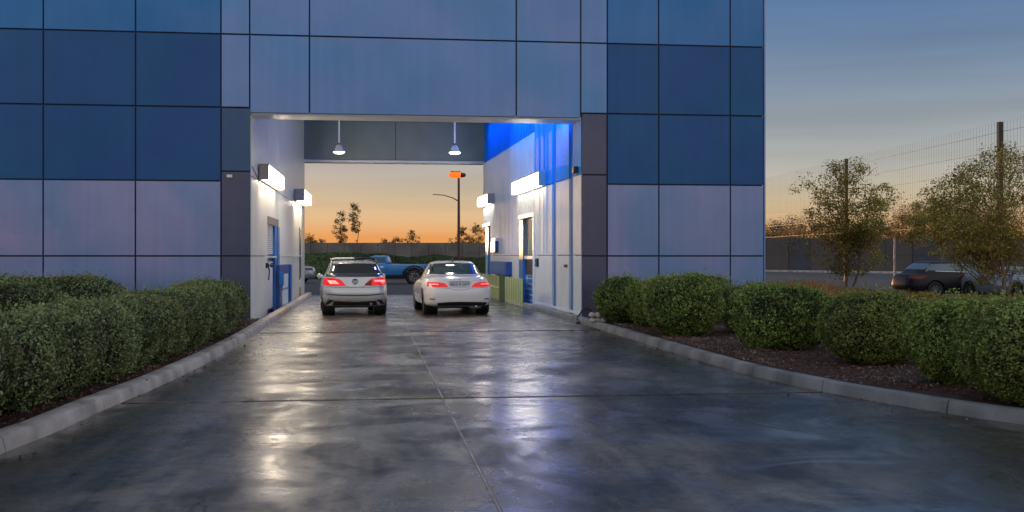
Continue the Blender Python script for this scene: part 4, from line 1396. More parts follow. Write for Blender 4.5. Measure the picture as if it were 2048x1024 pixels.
    q = MB(); q.tube([(0.45, 0.10, 0.25), (0.45, 0.5, 0.27)], 0.03, 12); c.add(q, 'exhaust', M['chrome'])
    q = MB(); q.box(0.28, 0.62, 0.30, 0.62, 0.17, 0.27); c.add(q, 'silencer', M['greymetal'], smooth=False, bevel=0.03)
    for yy in (0.98, 3.78):
        for sd in (-1, 1):
            c.wheel(yy, sd, 0.335, 0.24, 0.785, spokes=12)
    return c


silver_car()
white_car()


# ---- parked cars in the lot ---------------------------------------------------
def parked(name, label, paint, L, roof, loc, heading, kind='saloon', glass='glass_pale', group='cars parked beyond the grasses'):
    k = L / 4.6
    h = roof
    if kind == 'estate':
        up = [(0.80, 0.30, 3.55 * k, 0.95, 0.90, 3.6), (0.76, 0.42, 3.2 * k, 1.05, 1.02, 3.6), (0.68, 0.62, 2.75 * k, h - 0.2, h - 0.2, 3.6), (0.60, 0.85, 2.4 * k, h - 0.06, h - 0.06, 3.5), (0.45, 1.0, 2.2 * k, h - 0.015, h - 0.01, 3.2), (0.2, 1.3, 1.9 * k, h, h, 3)]
    else:
        up = [(0.80, 0.40, 3.65 * k, 0.98, 0.90, 3.6), (0.76, 0.85, 3.3 * k, 1.04, 0.98, 3.6), (0.68, 1.2, 2.85 * k, h - 0.2, h - 0.2, 3.6), (0.58, 1.5, 2.45 * k, h - 0.06, h - 0.06, 3.5), (0.42, 1.7, 2.2 * k, h - 0.015, h - 0.01, 3.2), (0.2, 1.85, 2.0 * k, h, h, 3)]
    R = [(0.66, 0.40, L - 0.4, 0.24, 0.22, 4), (0.82, 0.12, L - 0.14, 0.29, 0.26, 4), (0.89, 0.0, L, 0.46, 0.45, 3.8), (0.90, 0.0, L, 0.62, 0.58, 3.6), (0.88, 0.05, L - 0.08, 0.80, 0.70, 3.4), (0.85, 0.12, L - 0.35, 0.92, 0.80, 3.3)] + up
    c = Car(name, label, 'car', loc, heading, R, paint, group)
    wy = (0.9 * k, 3.65 * k)
    c.finish_body([(wy[0], 0.33), (wy[1], 0.33)], 0.38)
    underside(c, L, w=0.62)
    for ax in '+-':
        y0 = 0.75 if kind == 'estate' else 1.3
        c.patch('side_window', ax, [(y0 + 0.15, h - 0.12), (1.7 * k, h - 0.1), (2.0 * k, h - 0.1)], [(y0 - 0.1, 1.07), (1.7 * k, 1.04), (2.02 * k, 1.03)], M[glass], off=0.005, nu=16, nv=6)
        c.patch('side_window', ax, [(2.08 * k, h - 0.1), (2.4 * k, h - 0.14), (2.55 * k, h - 0.19)], [(2.1 * k, 1.03), (2.7 * k, 1.01), (3.05 * k, 1.0)], M[glass], off=0.005, nu=14, nv=6)
        c.line('door_seam', ax, [(2.05 * k, 1.0), (2.05 * k, 0.35)], 0.012, M['black'])
        c.line('door_seam', ax, [(3.05 * k, 0.95), (3.0 * k, 0.4)], 0.012, M['black'])
        c.line('chrome_strip', ax, [(y0 - 0.1, 1.05), (3.1 * k, 0.975)], 0.018, M['chrome'], off=0.008)
        c.patch('door_handle', ax, [(2.2 * k, 0.86), (2.2 * k + 0.18, 0.86)], [(2.2 * k, 0.83), (2.2 * k + 0.18, 0.83)], M['chrome'], off=0.03, nu=3, nv=1)
    c.patch('windscreen', 'f', [(-0.56, h - 0.1), (0.56, h - 0.1)], [(-0.70, 1.02), (0.70, 1.02)], M[glass], nu=20, nv=8)
    c.patch('rear_window', 'r', [(-0.54, h - 0.1), (0.54, h - 0.1)], [(-0.68, 1.10), (0.68, 1.10)], M[glass], nu=18, nv=6)
    c.sym('headlight', 'f', [(0.45, 0.70), (0.80, 0.74)], [(0.44, 0.60), (0.82, 0.63)], M['chrome'], nu=8, nv=3)
    c.sym('tail_light', 'r', [(0.5, 0.88), (0.82, 0.88)], [(0.5, 0.76), (0.84, 0.76)], M['lamp_red_dark'], nu=8, nv=3)
    c.patch('grille', 'f', [(-0.4, 0.62), (0.4, 0.62)], [(-0.45, 0.42), (0.45, 0.42)], M['black'], nu=12, nv=4)
    mirrors(c, 2.9 * k, 1.0, 0.82, paint)
    for yy in wy:
        for sd in (-1, 1):
            c.wheel(yy, sd, 0.33, 0.21, 0.79, spokes=10)
    return c


# heading: cars lie across the view
x, y_ = on_depth(1800, 41.5)
parked('black_estate', 'black estate car with pale sloping rear glass beside the slim post', M['paint_black'], 4.7, 1.42, (x, y_, 0), math.radians(-86), 'estate')
x, y_ = on_depth(1948, 41.6)
parked('silver_car_far', 'pale silver car half hidden behind the right tree trunk', M['paint_pale'], 4.3, 1.22, (x, y_, 0), math.radians(188), 'saloon', 'glass_dark')
bpy.data.objects['silver_car_far'].name = 'pale_silver_car'
x, y_ = on_depth(2318, 38.0)
parked('navy_suv', 'tall navy car cut by the right edge of the photo', M['paint_navy'], 4.7, 1.70, (x, y_, 0), math.radians(66), 'estate', 'glass_dark')
x, y_ = on_depth(630, 66)
parked('grey_saloon', 'low grey car parked beyond the passage, behind the silver hatchback', M['paint_pale'], 4.5, 1.30, (x, y_, 0), math.radians(84), 'saloon', 'glass_dark', group='vehicles parked beyond the passage')


def pickup():
    x, y_ = on_depth(866, 64)
    L = 5.6
    R = [(0.80, 0.1, L - 0.1, 0.50, 0.42, 6), (0.92, 0.02, L - 0.02, 0.55, 0.46, 6), (0.96, 0.0, L, 0.70, 0.62, 6), (0.97, 0.0, L, 0.92, 0.85, 6), (0.96, 0.02, L - 0.08, 1.08, 0.98, 6), (0.92, 0.06, L - 0.2, 1.13, 1.05, 6),
         (0.84, 2.3, 4.35, 1.15, 1.10, 6), (0.80, 2.38, 4.15, 1.24, 1.22, 6), (0.74, 2.5, 3.65, 1.50, 1.50, 6), (0.70, 2.6, 3.45, 1.60, 1.60, 5), (0.5, 2.8, 3.2, 1.63, 1.63, 5)]
    c = Car('pickup_truck', 'blue pickup truck parked crosswise beyond the passage', 'truck', (x, y_, 0), math.radians(86), R, M['paint_truck'], 'vehicles parked beyond the passage', sub=3)
    c.finish_body([(1.05, 0.42), (4.55, 0.42)], 0.52, 0.5)
    q = MB(); q.box(-0.7, 0.7, 0.4, 5.2, 0.36, 0.6); c.add(q, 'chassis', M['black'], smooth=False)
    for ax in '+-':
        c.patch('side_window', ax, [(2.72, 1.53), (3.45, 1.53)], [(2.66, 1.22), (3.85, 1.20)], M['glass_pale'], nu=16, nv=6)
        c.line('door_seam', ax, [(2.6, 1.2), (2.6, 0.55)], 0.02, M['black'])
        c.line('door_seam', ax, [(3.75, 1.1), (3.75, 0.55)], 0.02, M['black'])
        c.line('side_trim', ax, [(0.1, 0.72), (5.4, 0.68)], 0.03, M['chrome'])
        c.line('bed_rail', ax, [(0.05, 1.08), (2.3, 1.09)], 0.03, M['paint_pale'])
        c.patch('cab_roof_trim', ax, [(2.6, 1.61), (3.5, 1.61)], [(2.6, 1.56), (3.52, 1.56)], M['trim_white'], nu=10, nv=1)
        c.patch('cab_pillar', ax, [(2.52, 1.58), (2.62, 1.58)], [(2.34, 1.2), (2.46, 1.2)], M['trim_white'], nu=3, nv=4)
        c.patch('door_handle', ax, [(2.8, 1.0), (2.98, 1.0)], [(2.8, 0.96), (2.98, 0.96)], M['chrome'], off=0.03, nu=3, nv=1)
        # wide dark fender flare over the rear wheel
        for yy in (1.05, 4.55):
            top, bot = [], []
            for k in range(13):
                a = math.pi * k / 12
                top.append((yy - 0.70 * math.cos(a), 0.47 + 0.60 * math.sin(a))); bot.append((yy - 0.525 * math.cos(a), 0.47 + 0.525 * math.sin(a) * 0.98))
            c.patch('fender_flare', ax, top, bot, M['black'], off=0.05, nu=24, nv=2)
    q = MB(); q.box(-0.78, 0.78, 0.12, 2.2, 1.125, 1.142); c.add(q, 'bed_liner', M['black'], smooth=False)
    c.patch('rear_window', 'r', [(-0.6, 1.52), (0.6, 1.52)], [(-0.68, 1.22), (0.68, 1.22)], M['glass_pale'], nu=10, nv=5)
    c.patch('windscreen', 'f', [(-0.6, 1.53), (0.6, 1.53)], [(-0.7, 1.2), (0.7, 1.2)], M['glass_pale'], nu=12, nv=6)
    c.sym('headlight', 'f', [(0.6, 0.88), (0.9, 0.88)], [(0.6, 0.7), (0.9, 0.7)], M['chrome'], nu=6, nv=3)
    c.sym('tail_light', 'r', [(0.78, 1.0), (0.93, 1.0)], [(0.78, 0.72), (0.93, 0.72)], M['lamp_red_dark'], nu=4, nv=3)
    q = MB(); q.box(-0.9, 0.9, -0.12, 0.02, 0.5, 0.66); c.add(q, 'rear_bumper', M['chrome'], smooth=False, bevel=0.02)
    q = MB(); q.box(-0.9, 0.9, L - 0.02, L + 0.12, 0.48, 0.66); c.add(q, 'front_bumper', M['chrome'], smooth=False, bevel=0.02)
    mirrors(c, 3.85, 1.22, 0.86, M['chrome'])
    for k in range(3):
        q = MB(); q.box(-0.5 + k * 0.45, -0.42 + k * 0.45, 3.0, 3.1, 1.625, 1.66); c.add(q, 'roof_marker', M['lamp_red_dark'], smooth=False)
    for yy in (1.05, 4.55):
        for sd in (-1, 1):
            c.wheel(yy, sd, 0.44, 0.27, 0.84, spokes=8)


pickup()


# ------------------------------------------------------------------ foliage
def leaf_object(name, m, cen, nrm, size, parent=None, seed=0, aspect=0.5, jitter=0.9, tint=None, warm=0.08, kind='stuff', loc=(0, 0, 0), bend=0.25, base_dir=None):
    """many small folded leaves (4 corners, two triangles) at cen, facing roughly nrm"""
    rg = np.random.default_rng(seed)
    n = len(cen)
    d = nrm + rg.normal(0, jitter, (n, 3))
    d /= np.linalg.norm(d, axis=1)[:, None] + 1e-9
    a = rg.normal(0, 1, (n, 3)) if base_dir is None else base_dir + rg.normal(0, 0.25, (n, 3))
    a -= d * (a * d).sum(1)[:, None]
    a /= np.linalg.norm(a, axis=1)[:, None] + 1e-9
    b_ = np.cross(d, a)
    sz = (size * rg.uniform(0.6, 1.25, n))[:, None]
    v = np.empty((n, 4, 3), np.float32)
    v[:, 0] = cen - a * sz
    v[:, 1] = cen + b_ * sz * aspect + d * sz * bend
    v[:, 2] = cen + a * sz
    v[:, 3] = cen - b_ * sz * aspect + d * sz * bend
    me = bpy.data.meshes.new(name)
    me.vertices.add(4 * n)
    me.vertices.foreach_set('co', v.reshape(-1))
    idx = np.arange(4 * n).reshape(n, 4)
    tri = np.stack([idx[:, [0, 1, 2]], idx[:, [0, 2, 3]]], 1).reshape(-1)
    me.loops.add(len(tri)); me.loops.foreach_set('vertex_index', tri.astype(np.int32))
    me.polygons.add(2 * n)
    me.polygons.foreach_set('loop_start', np.arange(0, 6 * n, 3, dtype=np.int32))
    me.polygons.foreach_set('loop_total', np.full(2 * n, 3, np.int32))
    at = me.attributes.new('tint', 'FLOAT_COLOR', 'POINT')
    tv = rg.beta(1.6, 2.2, n) if tint is None else np.clip(tint + rg.normal(0, 0.26, n), 0, 1)
    pw = warm * np.clip(1 + 3.5 * nfield(np.asarray(cen), seed + 21, 1.6), 0, 6) if n > 500 else warm
    wv = (rg.random(n) < pw) * rg.uniform(0.4, 1.0, n)
    col = np.zeros((n, 4, 4), np.float32)
    col[:, :, 0] = tv[:, None]; col[:, :, 1] = wv[:, None]; col[:, :, 3] = 1
    at.data.foreach_set('color', col.reshape(-1))
    me.update(); me.validate()
    me.materials.append(m)
    o = bpy.data.objects.new(name, me)
    o.location = loc
    link(o, parent)
    if kind: o['kind'] = kind
    return o


def nfield(p, seed, f=1.0):
    # smooth pseudo-noise in -1..1 from a few waves
    rg = np.random.default_rng(seed)
    out = np.zeros(len(p))
    for k in range(7):
        w = rg.normal(0, 1, 3); w /= np.linalg.norm(w)
        out += np.sin(p @ w * f * (1.0 + 0.5 * k) + rg.uniform(0, 6.28)) / (1 + 0.35 * k)
    return out / 3.2


def superell(n, a, b_, c_, e, rg):
    d = rg.normal(0, 1, (n, 3)); d /= np.linalg.norm(d, axis=1)[:, None]
    r = (np.abs(d[:, 0] / a) ** e + np.abs(d[:, 1] / b_) ** e + np.abs(d[:, 2] / c_) ** e) ** (-1 / e)
    return d, r


def shrub_points(n, a, b_, h, z0, e=3.0, seed=0, lump=0.10, depth=0.22, under=0.25):
    """leaf positions through the outer shell of a clipped shrub standing on z0"""
    rg = np.random.default_rng(seed)
    c_ = h / 2
    d, r = superell(n, a, b_, c_, e, rg)
    P = d * r[:, None]
    # the skirt draws in towards the ground
    t = np.clip((P[:, 2] + c_) / (2 * c_), 0, 1)
    taper = 0.80 + 0.20 * np.clip(t / 0.45, 0, 1)
    P[:, 0] *= taper; P[:, 1] *= taper
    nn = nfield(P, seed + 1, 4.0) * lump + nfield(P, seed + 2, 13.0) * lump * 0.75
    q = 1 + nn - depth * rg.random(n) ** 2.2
    P *= q[:, None]
    nr = np.stack([P[:, 0] / a ** 2, P[:, 1] / b_ ** 2, P[:, 2] / c_ ** 2], 1)
    nr /= np.linalg.norm(nr, axis=1)[:, None]
    P[:, 2] += z0 + c_
    tint = 0.36 + 0.30 * nn / lump + 0.12 * nfield(P, seed + 3, 2.0)  # lumps lighter, hollows darker: light and shade put into the leaf tint
    return P, nr, tint


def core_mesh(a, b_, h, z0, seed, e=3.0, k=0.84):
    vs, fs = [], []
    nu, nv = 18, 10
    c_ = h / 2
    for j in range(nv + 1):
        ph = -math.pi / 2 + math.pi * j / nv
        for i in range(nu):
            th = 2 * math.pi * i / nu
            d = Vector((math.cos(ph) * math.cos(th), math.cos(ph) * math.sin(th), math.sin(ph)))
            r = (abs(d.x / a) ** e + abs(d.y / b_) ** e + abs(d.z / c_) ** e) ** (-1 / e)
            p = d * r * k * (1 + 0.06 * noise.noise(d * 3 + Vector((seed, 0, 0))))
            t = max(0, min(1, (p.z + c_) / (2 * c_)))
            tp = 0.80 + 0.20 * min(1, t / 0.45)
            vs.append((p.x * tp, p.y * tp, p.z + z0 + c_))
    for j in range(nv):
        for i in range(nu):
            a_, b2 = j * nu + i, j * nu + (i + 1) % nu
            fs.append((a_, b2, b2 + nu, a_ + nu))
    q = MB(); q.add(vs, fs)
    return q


def shrub(label, x, y_, a, b_, h, seed, n=16000, leaf=0.024, m='leaf_shrub', warm=0.06, e=3.0, group='rounded shrubs along the right kerb', z0=0.08, rz=0.0, dark=0.0):
    t = thing('rounded_shrub', label, 'shrub', (x, y_, z0), rz, group)
    P, nr, ti = shrub_points(n, a, b_, h, 0.0, e, seed)
    keep = P[:, 2] > 0.01
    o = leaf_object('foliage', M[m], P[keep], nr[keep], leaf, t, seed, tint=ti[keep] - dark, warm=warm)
    # loose sprigs standing out of the clipped surface
    rg = np.random.default_rng(seed + 50)
    ns = 260
    P2, n2, t2 = shrub_points(ns, a, b_, h, 0.0, e, seed + 9, depth=0.02)
    k2 = P2[:, 2] > h * 0.3
    P2, n2 = P2[k2], n2[k2]
    reps = 7
    up = n2 + np.array([0, 0, 0.7]); up /= np.linalg.norm(up, axis=1)[:, None]
    Ls = rg.uniform(0.02, 0.14, len(P2))
    Q = np.concatenate([P2 + up * (Ls * (k_ / reps))[:, None] + rg.normal(0, 0.008, P2.shape) for k_ in range(1, reps + 1)])
    leaf_object('sprigs', M[m], Q, np.concatenate([up] * reps), leaf * 0.9, t, seed + 3, tint=np.full(len(Q), 0.62 - dark), warm=warm)
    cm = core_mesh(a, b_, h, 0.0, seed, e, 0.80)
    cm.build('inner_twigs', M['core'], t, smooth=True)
    s_ = MB()
    r2 = random.Random(seed)
    for k_ in range(5):
        a2 = r2.uniform(0, 6.28); rr = a * 0.4 * r2.random()
        s_.tube([(rr * 0.3 * math.cos(a2), rr * 0.3 * math.sin(a2), -0.12), (rr * math.cos(a2), rr * math.sin(a2), h * 0.35)], [0.022, 0.014], 6)
    s_.build('stem', M['bark'], t, smooth=True)
    return t


def gx(px, dep): return on_depth(px, dep)


SHR = [  # px, depth, a, b, h, label, dark, warm, n
    (1243, 24.6, 0.56, 0.5, 1.06, 'green rounded shrub standing against the right pillar', 0.0, 0.02, 15000),
    (1302, 23.4, 0.44, 0.5, 0.98, 'narrow shrub squeezed between the pillar shrub and the big yellow-green one', 0.02, 0.05, 11000),
    (1366, 21.0, 0.70, 0.66, 1.12, 'broad yellow-green shrub, third along the kerb from the pillar', -0.03, 0.16, 21000),
    (1402, 24.4, 0.75, 0.55, 1.10, 'shrub showing only its top behind the broad yellow-green one', 0.0, 0.10, 14000),
    (1512, 21.6, 0.74, 0.62, 0.96, 'dark-sided shrub set back by the lilac wall', 0.06, 0.10, 15000),
    (1566, 17.9, 0.76, 0.70, 1.02, 'wide dome-shaped shrub in the middle of the right bed', 0.0, 0.06, 26000),
    (1748, 15.5, 0.72, 0.66, 0.99, 'grey-green shrub with brown patches, second from the right frame edge', 0.02, 0.20, 29000),
    (1945, 13.0, 0.74, 0.70, 1.00, 'bright leafy shrub in the near right corner', -0.06, 0.14, 40000),
    (1650, 23.0, 0.85, 0.55, 0.66, 'low shrub behind the dome-shaped one at the corner of the building', 0.03, 0.08, 13000),
    (1770, 20.0, 0.95, 0.6, 0.66, 'flat-topped shrub in the back row behind the grey-green one', 0.02, 0.04, 17000),
    (1905, 17.8, 0.95, 0.6, 0.66, 'back row shrub behind the bright leafy one', 0.0, 0.04, 19000),
    (2050, 16.2, 0.85, 0.6, 0.74, 'back row shrub at the right frame edge', 0.02, 0.05, 17000),
    (2095, 11.3, 0.85, 0.8, 1.08, 'shrub cut by the right frame edge beside the kerb', 0.0, 0.1, 34000),
]
for i, (px, dep, a_, b_, h_, lab, dk, wm, n_) in enumerate(SHR):
    x, y_ = gx(px, dep)
    shrub(lab, x, y_, a_, b_, h_, 100 + i * 7, n_, 0.024 if dep > 17 else 0.021, warm=wm, dark=dk, e=2.7 + 0.25 * (i % 3), rz=0)


def hedge(name, label, lobes, seed, m='leaf_hedge', leaf=0.022, dens=2300, group=None, warm=0.05):
    cx_ = sum(l[0] for l in lobes) / len(lobes); cy_ = sum(l[1] for l in lobes) / len(lobes)
    t = thing(name, label, 'hedge', (cx_, cy_, 0.08), 0, group)
    allP, allN, allT = [], [], []
    for i, (x, y_, a_, b_, h_) in enumerate(lobes):
        area = 2 * (a_ + b_) * 2 * h_ * 0.9 + 4 * a_ * b_
        dn = dens * (0.55 if y_ < 8 else 1.0)
        P, nr, ti = shrub_points(int(area * dn), a_, b_, h_, 0.0, 3.4, seed + i * 5, lump=0.085, depth=0.2)
        P[:, 0] += x - cx_; P[:, 1] += y_ - cy_
        keep = P[:, 2] > 0.01
        for j, (x2, y2, a2, b2, h2) in enumerate(lobes):
            if j == i or abs(y2 - y_) > 3.5: continue
            q = (np.abs((P[:, 0] - x2 + cx_) / a2) ** 3.4 + np.abs((P[:, 1] - y2 + cy_) / b2) ** 3.4 + np.abs((P[:, 2] - h2 / 2) / (h2 / 2)) ** 3.4)
            keep &= q > 0.42
        allP.append(P[keep]); allN.append(nr[keep]); allT.append(ti[keep])
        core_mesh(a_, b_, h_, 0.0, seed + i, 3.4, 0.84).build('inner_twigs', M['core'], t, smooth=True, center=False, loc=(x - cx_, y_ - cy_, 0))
    P = np.concatenate(allP); nr = np.concatenate(allN); ti = np.concatenate(allT)
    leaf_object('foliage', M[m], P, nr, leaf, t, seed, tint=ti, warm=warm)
    # sprigs on top and face
    rg = np.random.default_rng(seed + 77)
    pick = rg.choice(len(P), min(len(P) // 60, 3500), replace=False)
    up = nr[pick] + np.array([0, 0, 0.8]); up /= np.linalg.norm(up, axis=1)[:, None]
    Ls = rg.uniform(0.02, 0.15, len(pick))
    Q = np.concatenate([P[pick] + up * (Ls * k_ / 6)[:, None] + rg.normal(0, 0.007, (len(pick), 3)) for k_ in range(1, 7)])
    leaf_object('sprigs', M[m], Q, np.concatenate([up] * 6), leaf * 0.9, t, seed + 3, tint=np.full(len(Q), 0.7), warm=0.03)
    s_ = MB(); r2 = random.Random(seed)
    for (x, y_, a_, b_, h_) in lobes:
        for k_ in range(3):
            dx, dy = r2.uniform(-a_, a_) * 0.5, r2.uniform(-b_, b_) * 0.5
            s_.tube([(x - cx_ + dx, y_ - cy_ + dy, -0.1), (x - cx_ + dx * 1.2, y_ - cy_ + dy, h_ * 0.3)], [0.02, 0.014], 6)
    s_.build('stem', M['bark'], t, smooth=True)
    return t


lob = []
r3 = random.Random(8)
y_ = 24.65
i = 0
while y_ > 5.0:
    kx = kerb_x(kl, max(y_, 4.1)) - 0.26
    gap = -0.06 if y_ < 23 else 0.06
    wa = 0.74 if y_ > 21 else 0.64
    lob.append((kx - gap - wa + r3.uniform(-0.05, 0.05), y_, wa, 0.86, 0.94 + r3.uniform(-0.03, 0.03) - (0.0 if y_ > 12 else 0.02)))
    y_ -= 1.22
    i += 1
hedge('clipped_hedge', 'long clipped hedge following the left kerb', lob, 400)
lob = [(on_depth(px, 22.4)[0], on_depth(px, 22.4)[1] + dy, 0.95, 0.95, 1.08) for px, dy in ((140, 0.2), (60, 0.0), (-20, 0.1), (-100, 0.0))]
lob += [(l[0], l[1] - 1.4, 0.95, 0.9, 1.0) for l in lob[1:]]
hedge('clipped_hedge', 'second clipped hedge against the lilac panels at the far left', lob, 500, dens=1700, leaf=0.026)

# mulch chips ---------------------------------------------------------------
rg = np.random.default_rng(12)
P = []
for _ in range(26000):
    side = rg.random() < 0.3
    if side:
        yy = rg.uniform(6, 26.5); xx = kerb_x(kl, yy) - 0.25 - rg.random() ** 1.5 * 1.0
    else:
        yy = rg.uniform(9.0, 26.5)
        xx = kerb_x(kr, yy) + 0.30 + rg.random() ** 1.3 * 3.6
        if yy < 12: xx += 0.25
    P.append((xx, yy, 0.115 + 0.03 * noise.noise(Vector((xx * 1.5, yy * 1.5, 0))) + rg.uniform(0, 0.02)))
P = np.array(P)
o = leaf_object('bark_chips', M['chip'], P, np.tile([0, 0, 1.0], (len(P), 1)), 0.026, None, 5, aspect=0.42, jitter=0.35, bend=0.1, warm=0.3)
tag(o, 'loose bark chips scattered over the planting beds')
P = []
for _ in range(420):
    yy = rg.uniform(7.5, 26)
    if rg.random() < 0.5: xx = kerb_x(kl, yy) + 0.03 + rg.exponential(0.35) - (0.2 if rg.random() < 0.3 else 0)
    else: xx = kerb_x(kr, yy) - 0.03 - rg.exponential(0.35)
    zz = 0.008 if kerb_x(kl, yy) < xx < kerb_x(kr, yy) else 0.14
    P.append((xx, yy, zz))
P = np.array(P)
o = leaf_object('fallen_leaves', M['chip'], P, np.tile([0, 0, 1.0], (len(P), 1)), 0.028, None, 15, aspect=0.5, jitter=0.25, bend=0.15, warm=0.4)
tag(o, 'scattered dead leaves and bark bits along both kerbs')
t = thing('pale_stones', 'cluster of pale stones at the foot of the pillar shrub', 'stones', (*on_depth(1196, 24.8), 0.1))
for k in range(6):
    bm = bmesh.new(); bmesh.ops.create_icosphere(bm, subdivisions=2, radius=0.085)
    for v_ in bm.verts: v_.co *= 1 + 0.35 * noise.noise(v_.co * 9 + Vector((k * 3, 0, 0))); v_.co.z *= 0.7
    me = bpy.data.meshes.new('stone'); bm.to_mesh(me); bm.free(); me.materials.append(M['stone'])
    for p_ in me.polygons: p_.use_smooth = True
    o = bpy.data.objects.new('stone', me); o.location = (-0.12 + 0.13 * (k % 3), 0.05 * (k % 2), 0.06 + 0.12 * (k // 3)); link(o, t)


# ------------------------------------------------------------------ trees
def tree(label, x, y_, h, crown_w, seed, trunk_h=0.9, leaf=0.035, clusters=170, per=42, mleaf='leaf_tree', mbark='bark_pale', cat='tree', group=None, warm=0.1, z0=0.0,
         r0=0.06, name='young_tree', cz=0.5, spread=0.16, squash=1.0, lean=(0, 0), forks=2, stems=1):
    t = thing(name, label, cat, (x, y_, z0), 0, group)
    rd = random.Random(seed)
    wood = MB()
    tips = []

    def grow(p, d, L, r, lvl):
        pts = [p.copy()]; rad = [r]
        n = 5
        q = p.copy(); dd = d.copy()
        for k in range(n):
            dd = (dd + Vector((rd.gauss(0, .10), rd.gauss(0, .10), 0.05 + rd.gauss(0, .04)))).normalized()
            q = q + dd * (L / n)
            pts.append(q.copy()); rad.append(r * (1 - 0.5 * (k + 1) / n))
        wood.tube(pts, rad, 8 if lvl == 0 else 5, cap=False)
        if lvl >= 1:
            for k in range(2, n + 1): tips.append((pts[k], lvl))
        if lvl < 3:
            nb = [6, 4, 3][lvl]
            for k in range(nb):
                f = rd.uniform(0.55 if lvl == 0 else 0.3, 1.0)
                j = min(int(f * n), n)
                ang = rd.uniform(0, 6.28)
                side = Vector((math.cos(ang), math.sin(ang), 0))
                nd = (dd * rd.uniform(0.5, 1.0) + side * rd.uniform(0.45, 0.95) + Vector((0, 0, 0.15))).normalized()
                grow(pts[j], nd, min(L * rd.uniform(0.5, 0.75), crown_w * 0.3), rad[j] * 0.62, lvl + 1)

    for k in range(stems):
        d = Vector((lean[0] + (0.35 * (k - (stems - 1) / 2) if stems > 1 else 0), lean[1] + rd.gauss(0, .03), 1)).normalized()
        L = trunk_h if stems == 1 else trunk_h * 1.2
        grow(Vector((0, 0, -0.05)), d, L + (h - trunk_h) * 0.18, r0, 0)
    wood.build('trunk', M[mbark], t, smooth=True)
    # crown: leaf clumps in an uneven volume
    rg = np.random.default_rng(seed)
    hc = h - trunk_h
    czz = trunk_h + hc * cz
    cen = []
    tr = 0
    while len(cen) < clusters and tr < clusters * 30:
        tr += 1
        u = rg.uniform(-1, 1, 3)
        if np.linalg.norm(u) > 1: continue
        a2 = math.atan2(u[1], u[0])
        zz = (u[2] + 1) / 2
        wprof = 0.55 + 0.75 * math.sin(math.pi * min(1, zz * 0.85 + 0.12)) ** 0.8
        wob = 1 + 0.30 * math.sin(a2 * 3 + seed) + 0.22 * math.sin(u[2] * 5 + seed * 2)
        p = np.array([u[0] * crown_w / 2 * wprof * wob, u[1] * crown_w / 2 * wprof * wob * squash, trunk_h * 0.75 + zz * (hc + trunk_h * 0.25)])
        if nfield(p[None, :], seed + 5, 2.2)[0] < -0.28: continue
        cen.append(p)
    for p, l_ in tips:
        if p.z > trunk_h * 1.6 and rd.random() < 0.25 and math.hypot(p.x, p.y) < crown_w * 0.5: cen.append(np.array(p))
    if len(cen) > clusters * 1.25:
        keep_ = list(range(clusters)) + [clusters + rd.randrange(len(cen) - clusters) for _ in range(int(clusters * 0.22))]
        cen = [cen[k_] for k_ in keep_]
    cen = np.array(cen)
    # twigs from the clumps towards the axis, so that leaves do not float
    tw = MB()
    for p in cen[::2]:
        q = Vector((p[0] * 0.45, p[1] * 0.45, p[2] - 0.30 * hc * 0.6))
        if q.z < trunk_h * 0.8: q.z = trunk_h * 0.8
        m_ = (Vector(p) + q) / 2 + Vector((rd.gauss(0, .05), rd.gauss(0, .05), -0.04))
        tw.tube([q, m_, Vector(p)], [r0 * 0.16, r0 * 0.11, r0 * 0.05], 4, cap=False)
    tw.build('branches', M[mbark], t, smooth=True)
    sp = spread * rg.uniform(0.6, 1.4, len(cen))
    Q = np.repeat(cen, per, axis=0) + np.clip(rg.normal(0, 1, (len(cen) * per, 3)), -1.5, 1.5) * np.repeat(sp, per)[:, None] * np.array([1, 1, 0.75])
    Q = Q[Q[:, 2] > trunk_h * 0.55]
    nr = np.tile([0, 0, 0.6], (len(Q), 1)) + (Q - np.array([0, 0, czz])) * 0.3
    leaf_object('crown', M[mleaf], Q, nr, leaf, t, seed, aspect=0.5, tint=0.4 + 0.25 * nfield(Q, seed + 8, 3.0), warm=warm, kind=None)
    return t


x, y_ = gx(1697, 38.0)
tree('small spreading tree in front of the left fence post', x, y_, 5.0, 2.7, 31, 1.15, 0.044, 210, 60, stems=2, warm=0.16, r0=0.055)
x, y_ = gx(2004, 33.0)
tree('larger tree with a pale staked trunk at the right frame edge', x, y_, 4.85, 3.7, 47, 0.95, 0.041, 370, 64, warm=0.16, r0=0.075, spread=0.17)
x2, y2 = gx(2034, 32.8)
t = thing('tree_stake', 'slanted pale stake leaning on the trunk of the larger right tree', 'stake', (x, y_, 0.1))
q = MB(); q.tube([(0.08, -0.1, -0.05), (0.24, -0.1, 0.9), (0.62, -0.12, 1.75)], 0.018, 6); q.build('pole', M['bark_pale'], t)
q = MB(); q.tube([(-0.02, -0.08, 0.98), (0.26, -0.13, 0.93), (0.02, -0.14, 0.90)], 0.008, 5); q.build('tie', M['black'], t)
# extra crown mass between the two trees: a bush-like tree
x, y_ = gx(1868, 56.0)
tree('low dark tree between the two taller ones, above the parked cars', x, y_, 4.7, 2.6, 59, 2.3, 0.07, 120, 40, warm=0.12, r0=0.045)

